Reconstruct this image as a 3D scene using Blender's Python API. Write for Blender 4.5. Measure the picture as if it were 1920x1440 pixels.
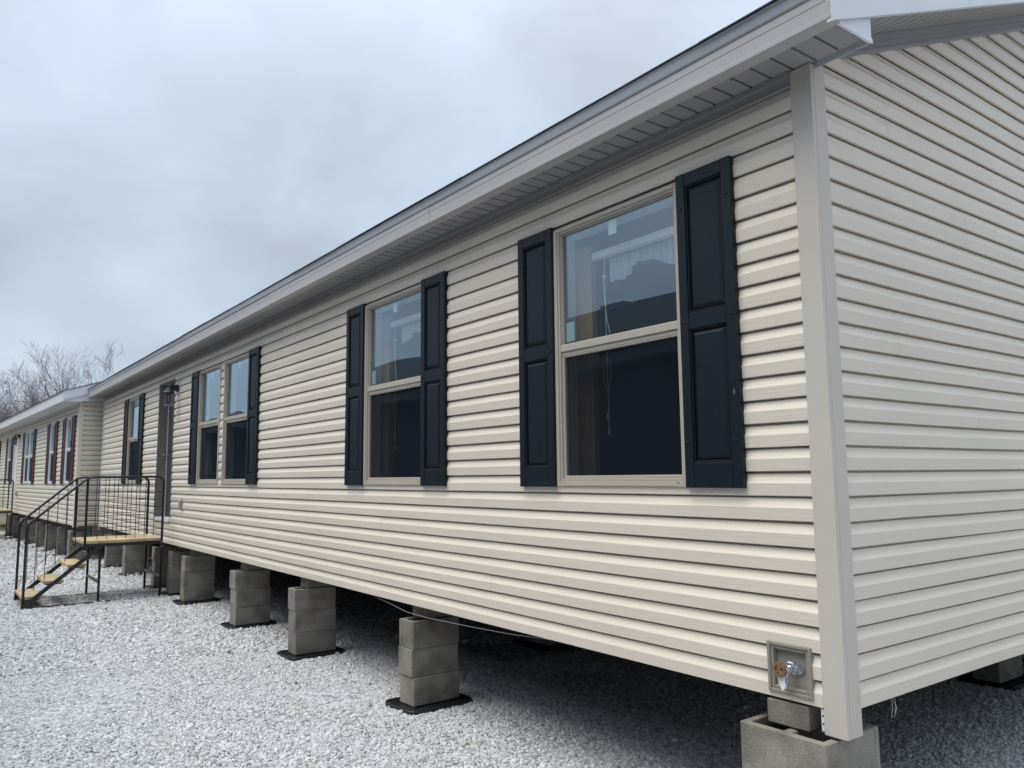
import bpy, math, random
import numpy as np
from mathutils import Vector, Matrix, noise as mnoise

random.seed(7)
rng = np.random.default_rng(11)
for o in list(bpy.data.objects):
    bpy.data.objects.remove(o)
scene = bpy.context.scene
COL = scene.collection
BASE = 0.72                      # height of the siding's bottom edge above the gravel

# ------------------------------------------------------------------ camera
cd = bpy.data.cameras.new('camera')
cam = bpy.data.objects.new('camera', cd)
COL.objects.link(cam)
cam.location = (1.77496, -2.86966, 0.90472 + BASE)
cam.rotation_euler = (1.68712445, 0.0100076, 0.93419885)
cd.sensor_width = 36.0
cd.lens = 1479.78 / 1920 * 36.0
cd.clip_start = 0.05
cd.clip_end = 3000
scene.camera = cam

# ------------------------------------------------------------------ world / sun / exposure
SUN_EL, SUN_AZ = math.radians(63), math.radians(-168)     # azimuth the light comes from (x=sin, y=cos)
world = bpy.data.worlds.new('World')
scene.world = world
world.use_nodes = True
wn, wl = world.node_tree.nodes, world.node_tree.links
wn.clear()


def N(nodes, t, **kw):
    n = nodes.new(t)
    for k, v in kw.items():
        if k == 'inp':
            for i, val in v.items():
                n.inputs[i].default_value = val
        else:
            setattr(n, k, v)
    return n


def build_world():
    out = N(wn, 'ShaderNodeOutputWorld')
    tc = N(wn, 'ShaderNodeTexCoord')
    sep = N(wn, 'ShaderNodeSeparateXYZ')
    wl.new(tc.outputs['Generated'], sep.inputs[0])
    zc = N(wn, 'ShaderNodeMath', operation='MAXIMUM', inp={1: 0.0})
    wl.new(sep.outputs[2], zc.inputs[0])
    za = N(wn, 'ShaderNodeMath', operation='ADD', inp={1: 0.38})
    wl.new(zc.outputs[0], za.inputs[0])
    dx = N(wn, 'ShaderNodeMath', operation='DIVIDE')
    dy = N(wn, 'ShaderNodeMath', operation='DIVIDE')
    wl.new(sep.outputs[0], dx.inputs[0]); wl.new(za.outputs[0], dx.inputs[1])
    wl.new(sep.outputs[1], dy.inputs[0]); wl.new(za.outputs[0], dy.inputs[1])
    comb = N(wn, 'ShaderNodeCombineXYZ', inp={2: 8.1})
    wl.new(dx.outputs[0], comb.inputs[0]); wl.new(dy.outputs[0], comb.inputs[1])
    n1 = N(wn, 'ShaderNodeTexNoise', inp={'Scale': 2.3, 'Detail': 6.0, 'Roughness': 0.48, 'Distortion': 0.30})
    wl.new(comb.outputs[0], n1.inputs['Vector'])
    ramp = N(wn, 'ShaderNodeValToRGB')
    e = ramp.color_ramp.elements
    e[0].position, e[0].color = 0.30, (0.350, 0.395, 0.450, 1)
    e[1].position, e[1].color = 0.70, (0.530, 0.600, 0.690, 1)
    m = ramp.color_ramp.elements.new(0.5)
    m.color = (0.430, 0.498, 0.585, 1)
    wl.new(n1.outputs[0], ramp.inputs[0])
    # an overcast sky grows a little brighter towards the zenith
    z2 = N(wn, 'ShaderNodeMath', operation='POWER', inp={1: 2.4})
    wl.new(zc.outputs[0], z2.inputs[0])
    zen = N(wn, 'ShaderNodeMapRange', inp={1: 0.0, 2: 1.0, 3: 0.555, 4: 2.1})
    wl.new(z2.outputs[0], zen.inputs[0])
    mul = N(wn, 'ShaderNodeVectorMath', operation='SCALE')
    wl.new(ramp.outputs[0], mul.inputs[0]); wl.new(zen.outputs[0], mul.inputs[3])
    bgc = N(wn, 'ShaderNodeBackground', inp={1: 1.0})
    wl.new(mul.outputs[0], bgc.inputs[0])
    sky = N(wn, 'ShaderNodeTexSky', sky_type='NISHITA', sun_disc=False, sun_elevation=SUN_EL, sun_rotation=SUN_AZ)
    bgs = N(wn, 'ShaderNodeBackground', inp={1: 0.1})
    wl.new(sky.outputs[0], bgs.inputs[0])
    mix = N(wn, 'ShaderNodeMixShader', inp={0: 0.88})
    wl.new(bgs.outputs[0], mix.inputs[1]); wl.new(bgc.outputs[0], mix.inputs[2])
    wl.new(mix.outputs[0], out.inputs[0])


build_world()
sl = bpy.data.lights.new('sun', 'SUN')
sl.energy, sl.angle, sl.color = 1.05, math.radians(42), (1.0, 0.93, 0.83)
so = bpy.data.objects.new('sun', sl)
COL.objects.link(so)
sd = Vector((math.sin(SUN_AZ) * math.cos(SUN_EL), math.cos(SUN_AZ) * math.cos(SUN_EL), math.sin(SUN_EL)))
so.rotation_euler = sd.to_track_quat('Z', 'Y').to_euler()
so.location = sd * 60
scene.view_settings.view_transform = 'Standard'
scene.view_settings.look = 'None'
scene.view_settings.gamma = 1.0
scene.view_settings.exposure = 1.1
scene.view_settings.use_curve_mapping = False
scene.render.engine = 'CYCLES'
scene.cycles.max_bounces = 6
scene.cycles.transparent_max_bounces = 16

# ------------------------------------------------------------------ materials
MATS = {}


def mat(name, base, rough=0.6, var=0.06, var_scale=3.0, bump=0.0, bump_scale=60.0, stretch=(1, 1, 1), spec=0.4,
        metallic=0.0, piece=0.0, second=None, second_scale=1.0, second_pos=(0.45, 0.65), speckle=0.0, speckle_scale=250.0):
    """procedural Principled material: broad tone drift, fine speckle, bump, slight tone change from piece to piece"""
    m = bpy.data.materials.new(name)
    m.use_nodes = True
    nt = m.node_tree
    n, l = nt.nodes, nt.links
    p = n['Principled BSDF']
    p.inputs['Roughness'].default_value = rough
    p.inputs['Metallic'].default_value = metallic
    p.inputs['Specular IOR Level'].default_value = spec
    geo = N(n, 'ShaderNodeNewGeometry')
    rgb = N(n, 'ShaderNodeRGB')
    rgb.outputs[0].default_value = (*base, 1)
    cur = rgb.outputs[0]
    if second:
        nz = N(n, 'ShaderNodeTexNoise', inp={'Scale': second_scale, 'Detail': 5.0})
        l.new(geo.outputs['Position'], nz.inputs['Vector'])
        r = N(n, 'ShaderNodeMapRange', inp={1: second_pos[0], 2: second_pos[1]})
        l.new(nz.outputs[0], r.inputs[0])
        mx = N(n, 'ShaderNodeMix', data_type='RGBA')
        mx.inputs['B'].default_value = (*second, 1)
        l.new(r.outputs[0], mx.inputs['Factor']); l.new(cur, mx.inputs['A'])
        cur = mx.outputs['Result']
    val = None
    if var:
        nz = N(n, 'ShaderNodeTexNoise', inp={'Scale': var_scale, 'Detail': 4.0})
        l.new(geo.outputs['Position'], nz.inputs['Vector'])
        r = N(n, 'ShaderNodeMapRange', inp={1: 0.3, 2: 0.7, 3: 1 - var, 4: 1 + var})
        l.new(nz.outputs[0], r.inputs[0])
        val = r.outputs[0]
    if speckle:
        nz = N(n, 'ShaderNodeTexNoise', inp={'Scale': speckle_scale, 'Detail': 2.0})
        l.new(geo.outputs['Position'], nz.inputs['Vector'])
        r = N(n, 'ShaderNodeMapRange', inp={1: 0.35, 2: 0.65, 3: 1 - speckle, 4: 1 + speckle})
        l.new(nz.outputs[0], r.inputs[0])
        if val:
            mm = N(n, 'ShaderNodeMath', operation='MULTIPLY')
            l.new(val, mm.inputs[0]); l.new(r.outputs[0], mm.inputs[1]); val = mm.outputs[0]
        else:
            val = r.outputs[0]
    if piece:
        oi = N(n, 'ShaderNodeObjectInfo')
        r = N(n, 'ShaderNodeMapRange', inp={1: 0, 2: 1, 3: 1 - piece, 4: 1 + piece})
        l.new(oi.outputs['Random'], r.inputs[0])
        if val:
            mm = N(n, 'ShaderNodeMath', operation='MULTIPLY')
            l.new(val, mm.inputs[0]); l.new(r.outputs[0], mm.inputs[1]); val = mm.outputs[0]
        else:
            val = r.outputs[0]
    if val:
        sc = N(n, 'ShaderNodeVectorMath', operation='SCALE')
        l.new(cur, sc.inputs[0]); l.new(val, sc.inputs[3]); cur = sc.outputs[0]
    l.new(cur, p.inputs['Base Color'])
    if bump:
        mp = N(n, 'ShaderNodeMapping')
        mp.inputs['Scale'].default_value = stretch
        l.new(geo.outputs['Position'], mp.inputs['Vector'])
        nz = N(n, 'ShaderNodeTexNoise', inp={'Scale': bump_scale, 'Detail': 4.0})
        l.new(mp.outputs[0], nz.inputs['Vector'])
        b = N(n, 'ShaderNodeBump', inp={'Strength': bump, 'Distance': 0.01})
        l.new(nz.outputs[0], b.inputs['Height']); l.new(b.outputs[0], p.inputs['Normal'])
    MATS[name] = m
    return m


mat('siding_front', (0.715, 0.642, 0.535), rough=0.42, var=0.035, var_scale=0.9, bump=0.16, bump_scale=22, stretch=(0.25, 1, 6), piece=0.012)
mat('siding_side', (0.715, 0.642, 0.535), rough=0.42, var=0.035, var_scale=0.9, bump=0.16, bump_scale=22, stretch=(1, 0.25, 6), piece=0.012)
mat('siding_cream', (0.70, 0.65, 0.54), rough=0.45, var=0.03, bump=0.1, bump_scale=22, stretch=(0.25, 1, 6), piece=0.012)
mat('siding_grey', (0.30, 0.30, 0.30), rough=0.5, var=0.05)
mat('siding_dark', (0.115, 0.130, 0.150), rough=0.5, var=0.05)
mat('clay_trim', (0.46, 0.415, 0.350), rough=0.42, var=0.03, var_scale=2)
mat('post_trim', (0.555, 0.508, 0.440), rough=0.42, var=0.03, var_scale=2)
mat('window_vinyl', (0.45, 0.405, 0.335), rough=0.4, var=0.03)
mat('white_vinyl', (0.74, 0.75, 0.76), rough=0.4, var=0.03)
mat('grey_aluminium', (0.400, 0.385, 0.378), rough=0.38, var=0.03, var_scale=1.5)
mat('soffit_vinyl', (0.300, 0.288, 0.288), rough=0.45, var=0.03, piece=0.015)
mat('white_aluminium', (0.68, 0.70, 0.72), rough=0.35, var=0.03)
mat('drip_metal', (0.31, 0.32, 0.34), rough=0.4, var=0.04)
mat('shingle', (0.050, 0.052, 0.060), rough=0.95, var=0.15, var_scale=5, bump=0.6, bump_scale=180, piece=0.15, speckle=0.3)
mat('navy_vinyl', (0.0045, 0.0105, 0.0165), rough=0.46, var=0.1, bump=0.22, bump_scale=40, stretch=(5, 1, 0.25), spec=0.30)
mat('maroon_vinyl', (0.062, 0.014, 0.018), rough=0.45, var=0.08, spec=0.4)
mat('door_paint', (0.060, 0.055, 0.060), rough=0.45, var=0.05)
mat('jamb_paint', (0.200, 0.195, 0.165), rough=0.5, var=0.05)
mat('white_paint', (0.72, 0.73, 0.74), rough=0.5, var=0.03)
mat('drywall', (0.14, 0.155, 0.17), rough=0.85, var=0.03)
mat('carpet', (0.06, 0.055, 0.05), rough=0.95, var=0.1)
mat('sheathing', (0.26, 0.20, 0.13), rough=0.9, var=0.15)
mat('belly_wrap', (0.012, 0.012, 0.013), rough=0.8, var=0.2)
mat('steel_black', (0.012, 0.013, 0.015), rough=0.42, var=0.1, spec=0.5)
mat('steel_grey', (0.16, 0.16, 0.165), rough=0.5, var=0.1)
mat('chassis_steel', (0.03, 0.028, 0.027), rough=0.6, var=0.3)
mat('pad_plastic', (0.010, 0.011, 0.013), rough=0.45, var=0.2, spec=0.45)
mat('concrete', (0.245, 0.228, 0.195), rough=0.93, var=0.22, var_scale=6, bump=0.42, bump_scale=150, piece=0.16, speckle=0.24,
    second=(0.165, 0.150, 0.122), second_scale=4.5, second_pos=(0.48, 0.66))
mat('tread_wood', (0.50, 0.385, 0.225), rough=0.75, var=0.1, var_scale=4, bump=0.25, bump_scale=30, stretch=(0.3, 6, 6), piece=0.10,
    second=(0.42, 0.30, 0.17), second_scale=6, second_pos=(0.55, 0.75))
mat('lantern_metal', (0.020, 0.026, 0.027), rough=0.4, spec=0.5)
mat('lantern_bar', (0.23, 0.23, 0.23), rough=0.35, metallic=0.6)
mat('grey_plastic', (0.34, 0.34, 0.35), rough=0.45)
mat('scuff', (0.12, 0.12, 0.12), rough=0.8)
mat('box_vinyl', (0.270, 0.250, 0.205), rough=0.45, var=0.04)
mat('zinc', (0.62, 0.64, 0.67), rough=0.25, metallic=0.9, var=0.12, var_scale=30)
mat('brass_wheel', (0.26, 0.16, 0.085), rough=0.4, metallic=0.35, var=0.2, var_scale=60)
mat('sticker_white', (0.80, 0.82, 0.80), rough=0.6)
mat('sticker_green', (0.52, 0.66, 0.62), rough=0.6)
mat('blind_white', (0.80, 0.80, 0.78), rough=0.5)
mat('valance_cloth', (0.60, 0.62, 0.66), rough=0.9, var=0.10, var_scale=12)
mat('stud_wood', (0.36, 0.22, 0.11), rough=0.8, var=0.15)
mat('cord_white', (0.8, 0.8, 0.78), rough=0.7)
mat('wire_steel', (0.45, 0.46, 0.48), rough=0.4, metallic=0.5)
mat('fibre', (0.55, 0.5, 0.4), rough=0.9)
mat('bark', (0.105, 0.082, 0.080), rough=0.95, var=0.25, var_scale=2, piece=0.1)
mat('twig', (0.150, 0.120, 0.125), rough=0.95, var=0.2, var_scale=1, piece=0.1)
mat('dry_grass', (0.17, 0.155, 0.075), rough=0.95, var=0.3, var_scale=3)
mat('leaf_brown', (0.22, 0.14, 0.07), rough=0.9, var=0.2)


def glass_mat():
    m = bpy.data.materials.new('window_glass')
    m.use_nodes = True
    n, l = m.node_tree.nodes, m.node_tree.links
    n.clear()
    out = N(n, 'ShaderNodeOutputMaterial')
    geo = N(n, 'ShaderNodeNewGeometry')
    nz = N(n, 'ShaderNodeTexNoise', inp={'Scale': 1.3, 'Detail': 0.0, 'Roughness': 0.3})
    l.new(geo.outputs['Position'], nz.inputs['Vector'])
    b = N(n, 'ShaderNodeBump', inp={'Strength': 0.25, 'Distance': 0.02})
    l.new(nz.outputs[0], b.inputs['Height'])
    gl = N(n, 'ShaderNodeBsdfGlossy', inp={'Roughness': 0.0, 'Color': (0.76, 0.90, 1.0, 1)})
    tr = N(n, 'ShaderNodeBsdfTransparent', inp={'Color': (0.88, 0.92, 0.93, 1)})
    # coated insulating glass: Schlick reflectance, same from both sides
    dt = N(n, 'ShaderNodeVectorMath', operation='DOT_PRODUCT')
    l.new(geo.outputs['Incoming'], dt.inputs[0]); l.new(geo.outputs['Normal'], dt.inputs[1])
    ab = N(n, 'ShaderNodeMath', operation='ABSOLUTE'); l.new(dt.outputs['Value'], ab.inputs[0])
    om = N(n, 'ShaderNodeMath', operation='SUBTRACT', inp={0: 1.0}); l.new(ab.outputs[0], om.inputs[1])
    pw = N(n, 'ShaderNodeMath', operation='POWER', inp={1: 4.0}); l.new(om.outputs[0], pw.inputs[0])
    mr = N(n, 'ShaderNodeMapRange', inp={1: 0.0, 2: 1.0, 3: 0.13, 4: 1.0}); l.new(pw.outputs[0], mr.inputs[0])
    mx = N(n, 'ShaderNodeMixShader')
    l.new(b.outputs[0], gl.inputs['Normal'])
    l.new(mr.outputs[0], mx.inputs[0]); l.new(tr.outputs[0], mx.inputs[1]); l.new(gl.outputs[0], mx.inputs[2])
    l.new(mx.outputs[0], out.inputs[0])
    MATS['glass'] = m


def screen_mat():
    m = bpy.data.materials.new('insect_screen')
    m.use_nodes = True
    n, l = m.node_tree.nodes, m.node_tree.links
    n.clear()
    out = N(n, 'ShaderNodeOutputMaterial')
    df = N(n, 'ShaderNodeBsdfDiffuse', inp={'Color': (0.013, 0.018, 0.025, 1)})
    tr = N(n, 'ShaderNodeBsdfTransparent')
    mx = N(n, 'ShaderNodeMixShader', inp={0: 0.60})
    l.new(tr.outputs[0], mx.inputs[1]); l.new(df.outputs[0], mx.inputs[2]); l.new(mx.outputs[0], out.inputs[0])
    MATS['screen'] = m


def stone_mat():
    m = bpy.data.materials.new('gravel_stone')
    m.use_nodes = True
    n, l = m.node_tree.nodes, m.node_tree.links
    p = n['Principled BSDF']
    p.inputs['Roughness'].default_value = 0.9
    oi = N(n, 'ShaderNodeObjectInfo')
    r = N(n, 'ShaderNodeValToRGB')
    e = r.color_ramp.elements
    e[0].position, e[0].color = 0.0, (0.29, 0.29, 0.295, 1)
    e[1].position, e[1].color = 1.0, (.7,.7,.7,1)
    for pos, c in ((0.14, (0.42,.42,.425,1)), (0.5, (0.53, 0.53, 0.53, 1)), (0.86, (.64,.635,.63,1)), (0.90, (.46,.41,.34,1)), (0.93, (.68,.68,.68,1))):
        x = e.new(pos); x.color = c
    l.new(oi.outputs['Random'], r.inputs[0])
    geo = N(n, 'ShaderNodeNewGeometry')
    nz = N(n, 'ShaderNodeTexNoise', inp={'Scale': 90.0, 'Detail': 3.0})
    l.new(geo.outputs['Position'], nz.inputs['Vector'])
    mr = N(n, 'ShaderNodeMapRange', inp={1: 0.3, 2: 0.7, 3: 0.85, 4: 1.1})
    l.new(nz.outputs[0], mr.inputs[0])
    sc = N(n, 'ShaderNodeVectorMath', operation='SCALE')
    l.new(r.outputs[0], sc.inputs[0]); l.new(mr.outputs[0], sc.inputs[3])
    l.new(sc.outputs[0], p.inputs['Base Color'])
    MATS['stone'] = m


def ground_mat():
    m = bpy.data.materials.new('gravel_bed')
    m.use_nodes = True
    n, l = m.node_tree.nodes, m.node_tree.links
    p = n['Principled BSDF']
    p.inputs['Roughness'].default_value = 0.95
    geo = N(n, 'ShaderNodeNewGeometry')
    vo = N(n, 'ShaderNodeTexVoronoi', inp={'Scale': 30.0})
    l.new(geo.outputs['Position'], vo.inputs['Vector'])
    sepc = N(n, 'ShaderNodeSeparateColor')
    l.new(vo.outputs['Color'], sepc.inputs[0])
    r = N(n, 'ShaderNodeValToRGB')
    r.color_ramp.elements[0].color = (0.26, 0.26, 0.27, 1)
    r.color_ramp.elements[1].color = (0.66, 0.66, 0.67, 1)
    l.new(sepc.outputs[0], r.inputs[0])
    # thin winter grass and dirt far down the lane
    nz = N(n, 'ShaderNodeTexNoise', inp={'Scale': 0.55, 'Detail': 6.0, 'Roughness': 0.65})
    l.new(geo.outputs['Position'], nz.inputs['Vector'])
    sp = N(n, 'ShaderNodeSeparateXYZ')
    l.new(geo.outputs['Position'], sp.inputs[0])
    far = N(n, 'ShaderNodeMapRange', inp={1: -14.0, 2: -34.0, 3: -0.16, 4: 0.22})
    l.new(sp.outputs[0], far.inputs[0])
    ad = N(n, 'ShaderNodeMath', operation='ADD')
    l.new(nz.outputs[0], ad.inputs[0]); l.new(far.outputs[0], ad.inputs[1])
    mr = N(n, 'ShaderNodeMapRange', inp={1: 0.52, 2: 0.64})
    l.new(ad.outputs[0], mr.inputs[0])
    mx = N(n, 'ShaderNodeMix', data_type='RGBA')
    mx.inputs['B'].default_value = (0.15, 0.135, 0.075, 1)
    l.new(mr.outputs[0], mx.inputs['Factor']); l.new(r.outputs[0], mx.inputs['A'])
    l.new(mx.outputs['Result'], p.inputs['Base Color'])
    b = N(n, 'ShaderNodeBump', inp={'Strength': 0.9, 'Distance': 0.02})
    b.invert = True
    l.new(vo.outputs['Distance'], b.inputs['Height']); l.new(b.outputs[0], p.inputs['Normal'])
    MATS['ground'] = m


def lamp_glass():
    m = bpy.data.materials.new('lantern_glass')
    m.use_nodes = True
    n, l = m.node_tree.nodes, m.node_tree.links
    n.clear()
    out = N(n, 'ShaderNodeOutputMaterial')
    gl = N(n, 'ShaderNodeBsdfGlossy', inp={'Roughness': 0.05})
    tr = N(n, 'ShaderNodeBsdfTransparent', inp={'Color': (0.55, 0.57, 0.6, 1)})
    fr = N(n, 'ShaderNodeFresnel', inp={'IOR': 1.6})
    mx = N(n, 'ShaderNodeMixShader')
    l.new(fr.outputs[0], mx.inputs[0]); l.new(tr.outputs[0], mx.inputs[1]); l.new(gl.outputs[0], mx.inputs[2])
    l.new(mx.outputs[0], out.inputs[0])
    MATS['lamp_glass'] = m


glass_mat(); screen_mat(); stone_mat(); ground_mat(); lamp_glass()


# ------------------------------------------------------------------ mesh helpers
class MB:
    def __init__(self):
        self.v, self.f = [], []

    def add(self, vs, fs):
        k = len(self.v)
        self.v += [tuple(x) for x in vs]
        self.f += [tuple(i + k for i in q) for q in fs]
        return self

    def box(self, x0, x1, y0, y1, z0, z1):
        vs = [(x, y, z) for z in (z0, z1) for y in (y0, y1) for x in (x0, x1)]
        return self.add(vs, [(0, 2, 3, 1), (4, 5, 7, 6), (0, 1, 5, 4), (2, 6, 7, 3), (0, 4, 6, 2), (1, 3, 7, 5)])

    def cbox(self, x0, x1, y0, y1, z0, z1, c=0.004):
        """box with chamfered edges"""
        lo, hi = (x0, y0, z0), (x1, y1, z1)
        vs, idx = [], {}
        for sx in (0, 1):
            for sy in (0, 1):
                for sz in (0, 1):
                    s = (sx, sy, sz)
                    for a in range(3):
                        p = []
                        for k in range(3):
                            q = hi[k] if s[k] else lo[k]
                            if k != a:
                                q += -c if s[k] else c
                            p.append(q)
                        idx[(s, a)] = len(vs); vs.append(tuple(p))
        fs = []
        cyc = ((0, 0), (1, 0), (1, 1), (0, 1))
        for a in range(3):
            b, d = (a + 1) % 3, (a + 2) % 3
            for sa in (0, 1):
                q = []
                for (i, j) in cyc:
                    s = [0, 0, 0]; s[a] = sa; s[b] = i; s[d] = j
                    q.append(idx[(tuple(s), a)])
                fs.append(tuple(q if sa else q[::-1]))
            for (i, j) in cyc:           # edges running along axis a
                s0 = [0, 0, 0]; s0[b] = i; s0[d] = j
                s1 = list(s0); s1[a] = 1
                s0, s1 = tuple(s0), tuple(s1)
                q = (idx[(s0, b)], idx[(s1, b)], idx[(s1, d)], idx[(s0, d)])
                fs.append(q if (i == j) == False else q[::-1])
        for key in {k[0] for k in idx}:
            q = (idx[(key, 0)], idx[(key, 1)], idx[(key, 2)])
            fs.append(q if sum(key) % 2 else q[::-1])
        return self.add(vs, fs)

    def tube(self, pts, radii, n=6, cap=True):
        pts = [Vector(p) for p in pts]
        if not hasattr(radii, '__len__'):
            radii = [radii] * len(pts)
        k0 = len(self.v)
        up = None
        for i, p in enumerate(pts):
            if i == 0: t = pts[1] - pts[0]
            elif i == len(pts) - 1: t = pts[-1] - pts[-2]
            else: t = (pts[i + 1] - pts[i]).normalized() + (pts[i] - pts[i - 1]).normalized()
            t = t.normalized() if t.length > 1e-9 else Vector((0, 0, 1))
            if up is None:
                ref = Vector((0, 0, 1)) if abs(t.z) < 0.9 else Vector((1, 0, 0))
                up = t.cross(ref).normalized()
            else:
                up = (up - t * up.dot(t))
                up = up.normalized() if up.length > 1e-6 else t.orthogonal().normalized()
            w = t.cross(up)
            for j in range(n):
                a = 2 * math.pi * j / n + math.pi / n
                self.v.append(tuple(p + (up * math.cos(a) + w * math.sin(a)) * radii[i]))
        for i in range(len(pts) - 1):
            for j in range(n):
                a, b = k0 + i * n + j, k0 + i * n + (j + 1) % n
                self.f.append((a, b, b + n, a + n))
        if cap:
            self.f.append(tuple(k0 + j for j in range(n))[::-1])
            e = k0 + (len(pts) - 1) * n
            self.f.append(tuple(e + j for j in range(n)))
        return self

    def prism(self, poly, axis, a, b):
        """polygon (2-D points in the two axes after 'axis') extruded along 'axis' from a to b"""
        n = len(poly)
        vs = []
        for t in (a, b):
            for (u, w) in poly:
                p = [0, 0, 0]
                p[axis] = t; p[(axis + 1) % 3] = u; p[(axis + 2) % 3] = w
                vs.append(tuple(p))
        fs = [tuple(range(n))[::-1], tuple(range(n, 2 * n))]
        fs += [(i, (i + 1) % n, (i + 1) % n + n, i + n) for i in range(n)]
        return self.add(vs, fs)

    def lathe(self, prof, n=12, c=(0, 0, 0), axis=2):
        """profile of (radius, height)"""
        k = len(self.v)
        for (r, h) in prof:
            for j in range(n):
                a = 2 * math.pi * j / n
                p = [0, 0, 0]
                p[axis] = h; p[(axis + 1) % 3] = r * math.cos(a); p[(axis + 2) % 3] = r * math.sin(a)
                self.v.append((p[0] + c[0], p[1] + c[1], p[2] + c[2]))
        for i in range(len(prof) - 1):
            for j in range(n):
                a, b = k + i * n + j, k + i * n + (j + 1) % n
                self.f.append((a, b, b + n, a + n))
        self.f.append(tuple(k + j for j in range(n))[::-1])
        e = k + (len(prof) - 1) * n
        self.f.append(tuple(e + j for j in range(n)))
        return self

    def mesh(self, name, m, smooth=False):
        me = bpy.data.meshes.new(name)
        me.from_pydata(self.v, [], self.f)
        me.materials.append(MATS[m] if isinstance(m, str) else m)
        if smooth:
            me.polygons.foreach_set('use_smooth', [True] * len(me.polygons))
        me.update()
        return me

    def build(self, name, m, parent=None, loc=(0, 0, 0), smooth=False):
        return obj(name, self.mesh(name, m, smooth), parent, loc)


def obj(name, me, parent=None, loc=(0, 0, 0), rz=0.0):
    o = bpy.data.objects.new(name, me)
    COL.objects.link(o)
    o.location = loc
    if rz: o.rotation_euler.z = rz
    if parent is not None: o.parent = parent
    return o


def tag(o, label, cat, group=None):
    o['label'] = label; o['category'] = cat
    if group: o['group'] = group
    return o


def thing(name, label, cat, loc=(0, 0, 0), rz=0.0, group=None):
    return tag(obj(name, None, None, loc, rz), label, cat, group)


def structure(o):
    o['kind'] = 'structure'
    return o


def copy_tree(o, parent=None):
    c = o.copy()
    COL.objects.link(c)
    c.parent = parent
    for ch in o.children:
        copy_tree(ch, c)
    return c


# ------------------------------------------------------------------ ground
def build_ground():
    m = MB()
    xs = [-900, -120, -60, -40, -20, 0, 20, 60, 900]
    ys = [-900, -60, -20, 0, 20, 60, 900]
    for y in ys:
        for x in xs:
            m.v.append((x, y, 0.0))
    w = len(xs)
    for j in range(len(ys) - 1):
        for i in range(w - 1):
            a = j * w + i
            m.f.append((a, a + 1, a + 1 + w, a + w))
    structure(m.build('ground', 'ground'))


build_ground()

# ------------------------------------------------------------------ siding
CH = 0.1016
PROF = [(0.0, 0.0040), (0.0, 0.0172), (0.002, 0.0180), (0.051, 0.0205), (0.0530, 0.0198), (0.064, 0.0140), (0.076, 0.0090), (0.0920, 0.0045), (0.0932, -0.0062), (0.1075, -0.0062)]


def clip_prof(a, b):
    if a <= 0.0005 and b >= CH - 0.0005:
        return PROF
    out = []
    for i, (z, d) in enumerate(PROF):
        if i:
            z0, d0 = PROF[i - 1]
            for t in (a, b):
                if z0 < t < z and z - z0 > 1e-6:
                    out.append((t, d0 + (d - d0) * (t - z0) / (z - z0)))
        if a <= z <= b:
            out.append((z, d))
    return out


def wob(u, k, s):
    return mnoise.noise(Vector((u * 0.9, k * 7.31, s)))


def strip(prof, u0, u1, z0, front, k, lift=0.0, seg=0.5):
    """one board: profile swept along u; front -> x=u,y=-d ; side -> y=u,x=d"""
    m = MB()
    n = max(1, int(round((u1 - u0) / seg)))
    np_ = len(prof)
    for i in range(n + 1):
        u = u0 + (u1 - u0) * i / n
        wz = 0.0016 * wob(u, k, 1.7) if front else 0.0034 * wob(u * 1.7, k // 2, 5.2)
        wd = 0.0010 * wob(u, k, 9.1) if front else 0.0022 * wob(u * 2.2, k // 2, 3.3)
        for (z, d) in prof:
            dd = d + lift + wd
            m.v.append((u, -dd, z0 + z + wz) if front else (dd, u, z0 + z + wz))
    for i in range(n):
        for j in range(np_ - 1):
            a = i * np_ + j
            q = (a, a + np_, a + np_ + 1, a + 1)
            m.f.append(q if front else q)
    return m


def boards(parent, u0, u1, ztop, openings, front, mname, limit=None, rows=None, seam=3.66, zcap=None):
    nrow = rows or int(math.ceil(ztop / CH))
    for k in range(nrow):
        z0 = k * CH
        za, zb = 0.0, min(CH, ztop - z0)
        if zb < 0.012: continue
        lo, hi = u0, u1
        if limit:
            lo, hi = limit(z0)
            if hi - lo < 0.05: continue
        cuts = {lo, hi}
        for (a, b, c, d) in openings:
            if d > z0 + 0.001 and c < z0 + CH - 0.001:
                cuts |= {max(lo, min(hi, a)), max(lo, min(hi, b))}
        cuts = sorted(cuts)
        runs = []
        for a, b in zip(cuts[:-1], cuts[1:]):
            if b - a < 0.004: continue
            mid = (a + b) / 2
            free = [(za, zb)]
            for (p, q, c, d) in openings:
                if p <= mid <= q:
                    nf = []
                    for (s, e) in free:
                        if c - z0 > s: nf.append((s, min(e, c - z0)))
                        if d - z0 < e: nf.append((max(s, d - z0), e))
                    free = [(s, e) for (s, e) in nf if e - s > 0.006 and e > s]
            for fr in free:
                if runs and runs[-1][2] == fr and abs(runs[-1][1] - a) < 1e-6:
                    runs[-1] = (runs[-1][0], b, fr)
                else:
                    runs.append((a, b, fr))
        off = ((k // 2) * 1.47) % seam
        for (a, b, fr) in runs:
            pts = [a]
            s = u1 - 0.8 - off if front else u0 + 1.2 + off
            ss = sorted({s + seam * t for t in range(-8, 9)})
            for t in ss:
                if a + 0.35 < t < b - 0.35: pts.append(t)
            pts.append(b)
            for i, (p, q) in enumerate(zip(pts[:-1], pts[1:])):
                # panels lap: every other one rides 1.6 mm proud over its neighbour
                ext = 0.02 if (i % 2 and len(pts) > 2) else 0.0
                strip(clip_prof(*fr), p - ext, min(q + ext, b), z0, front, k, lift=(0.0013 if front else 0.0007) if i % 2 else 0.0).build('siding_board', mname, parent)


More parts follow.
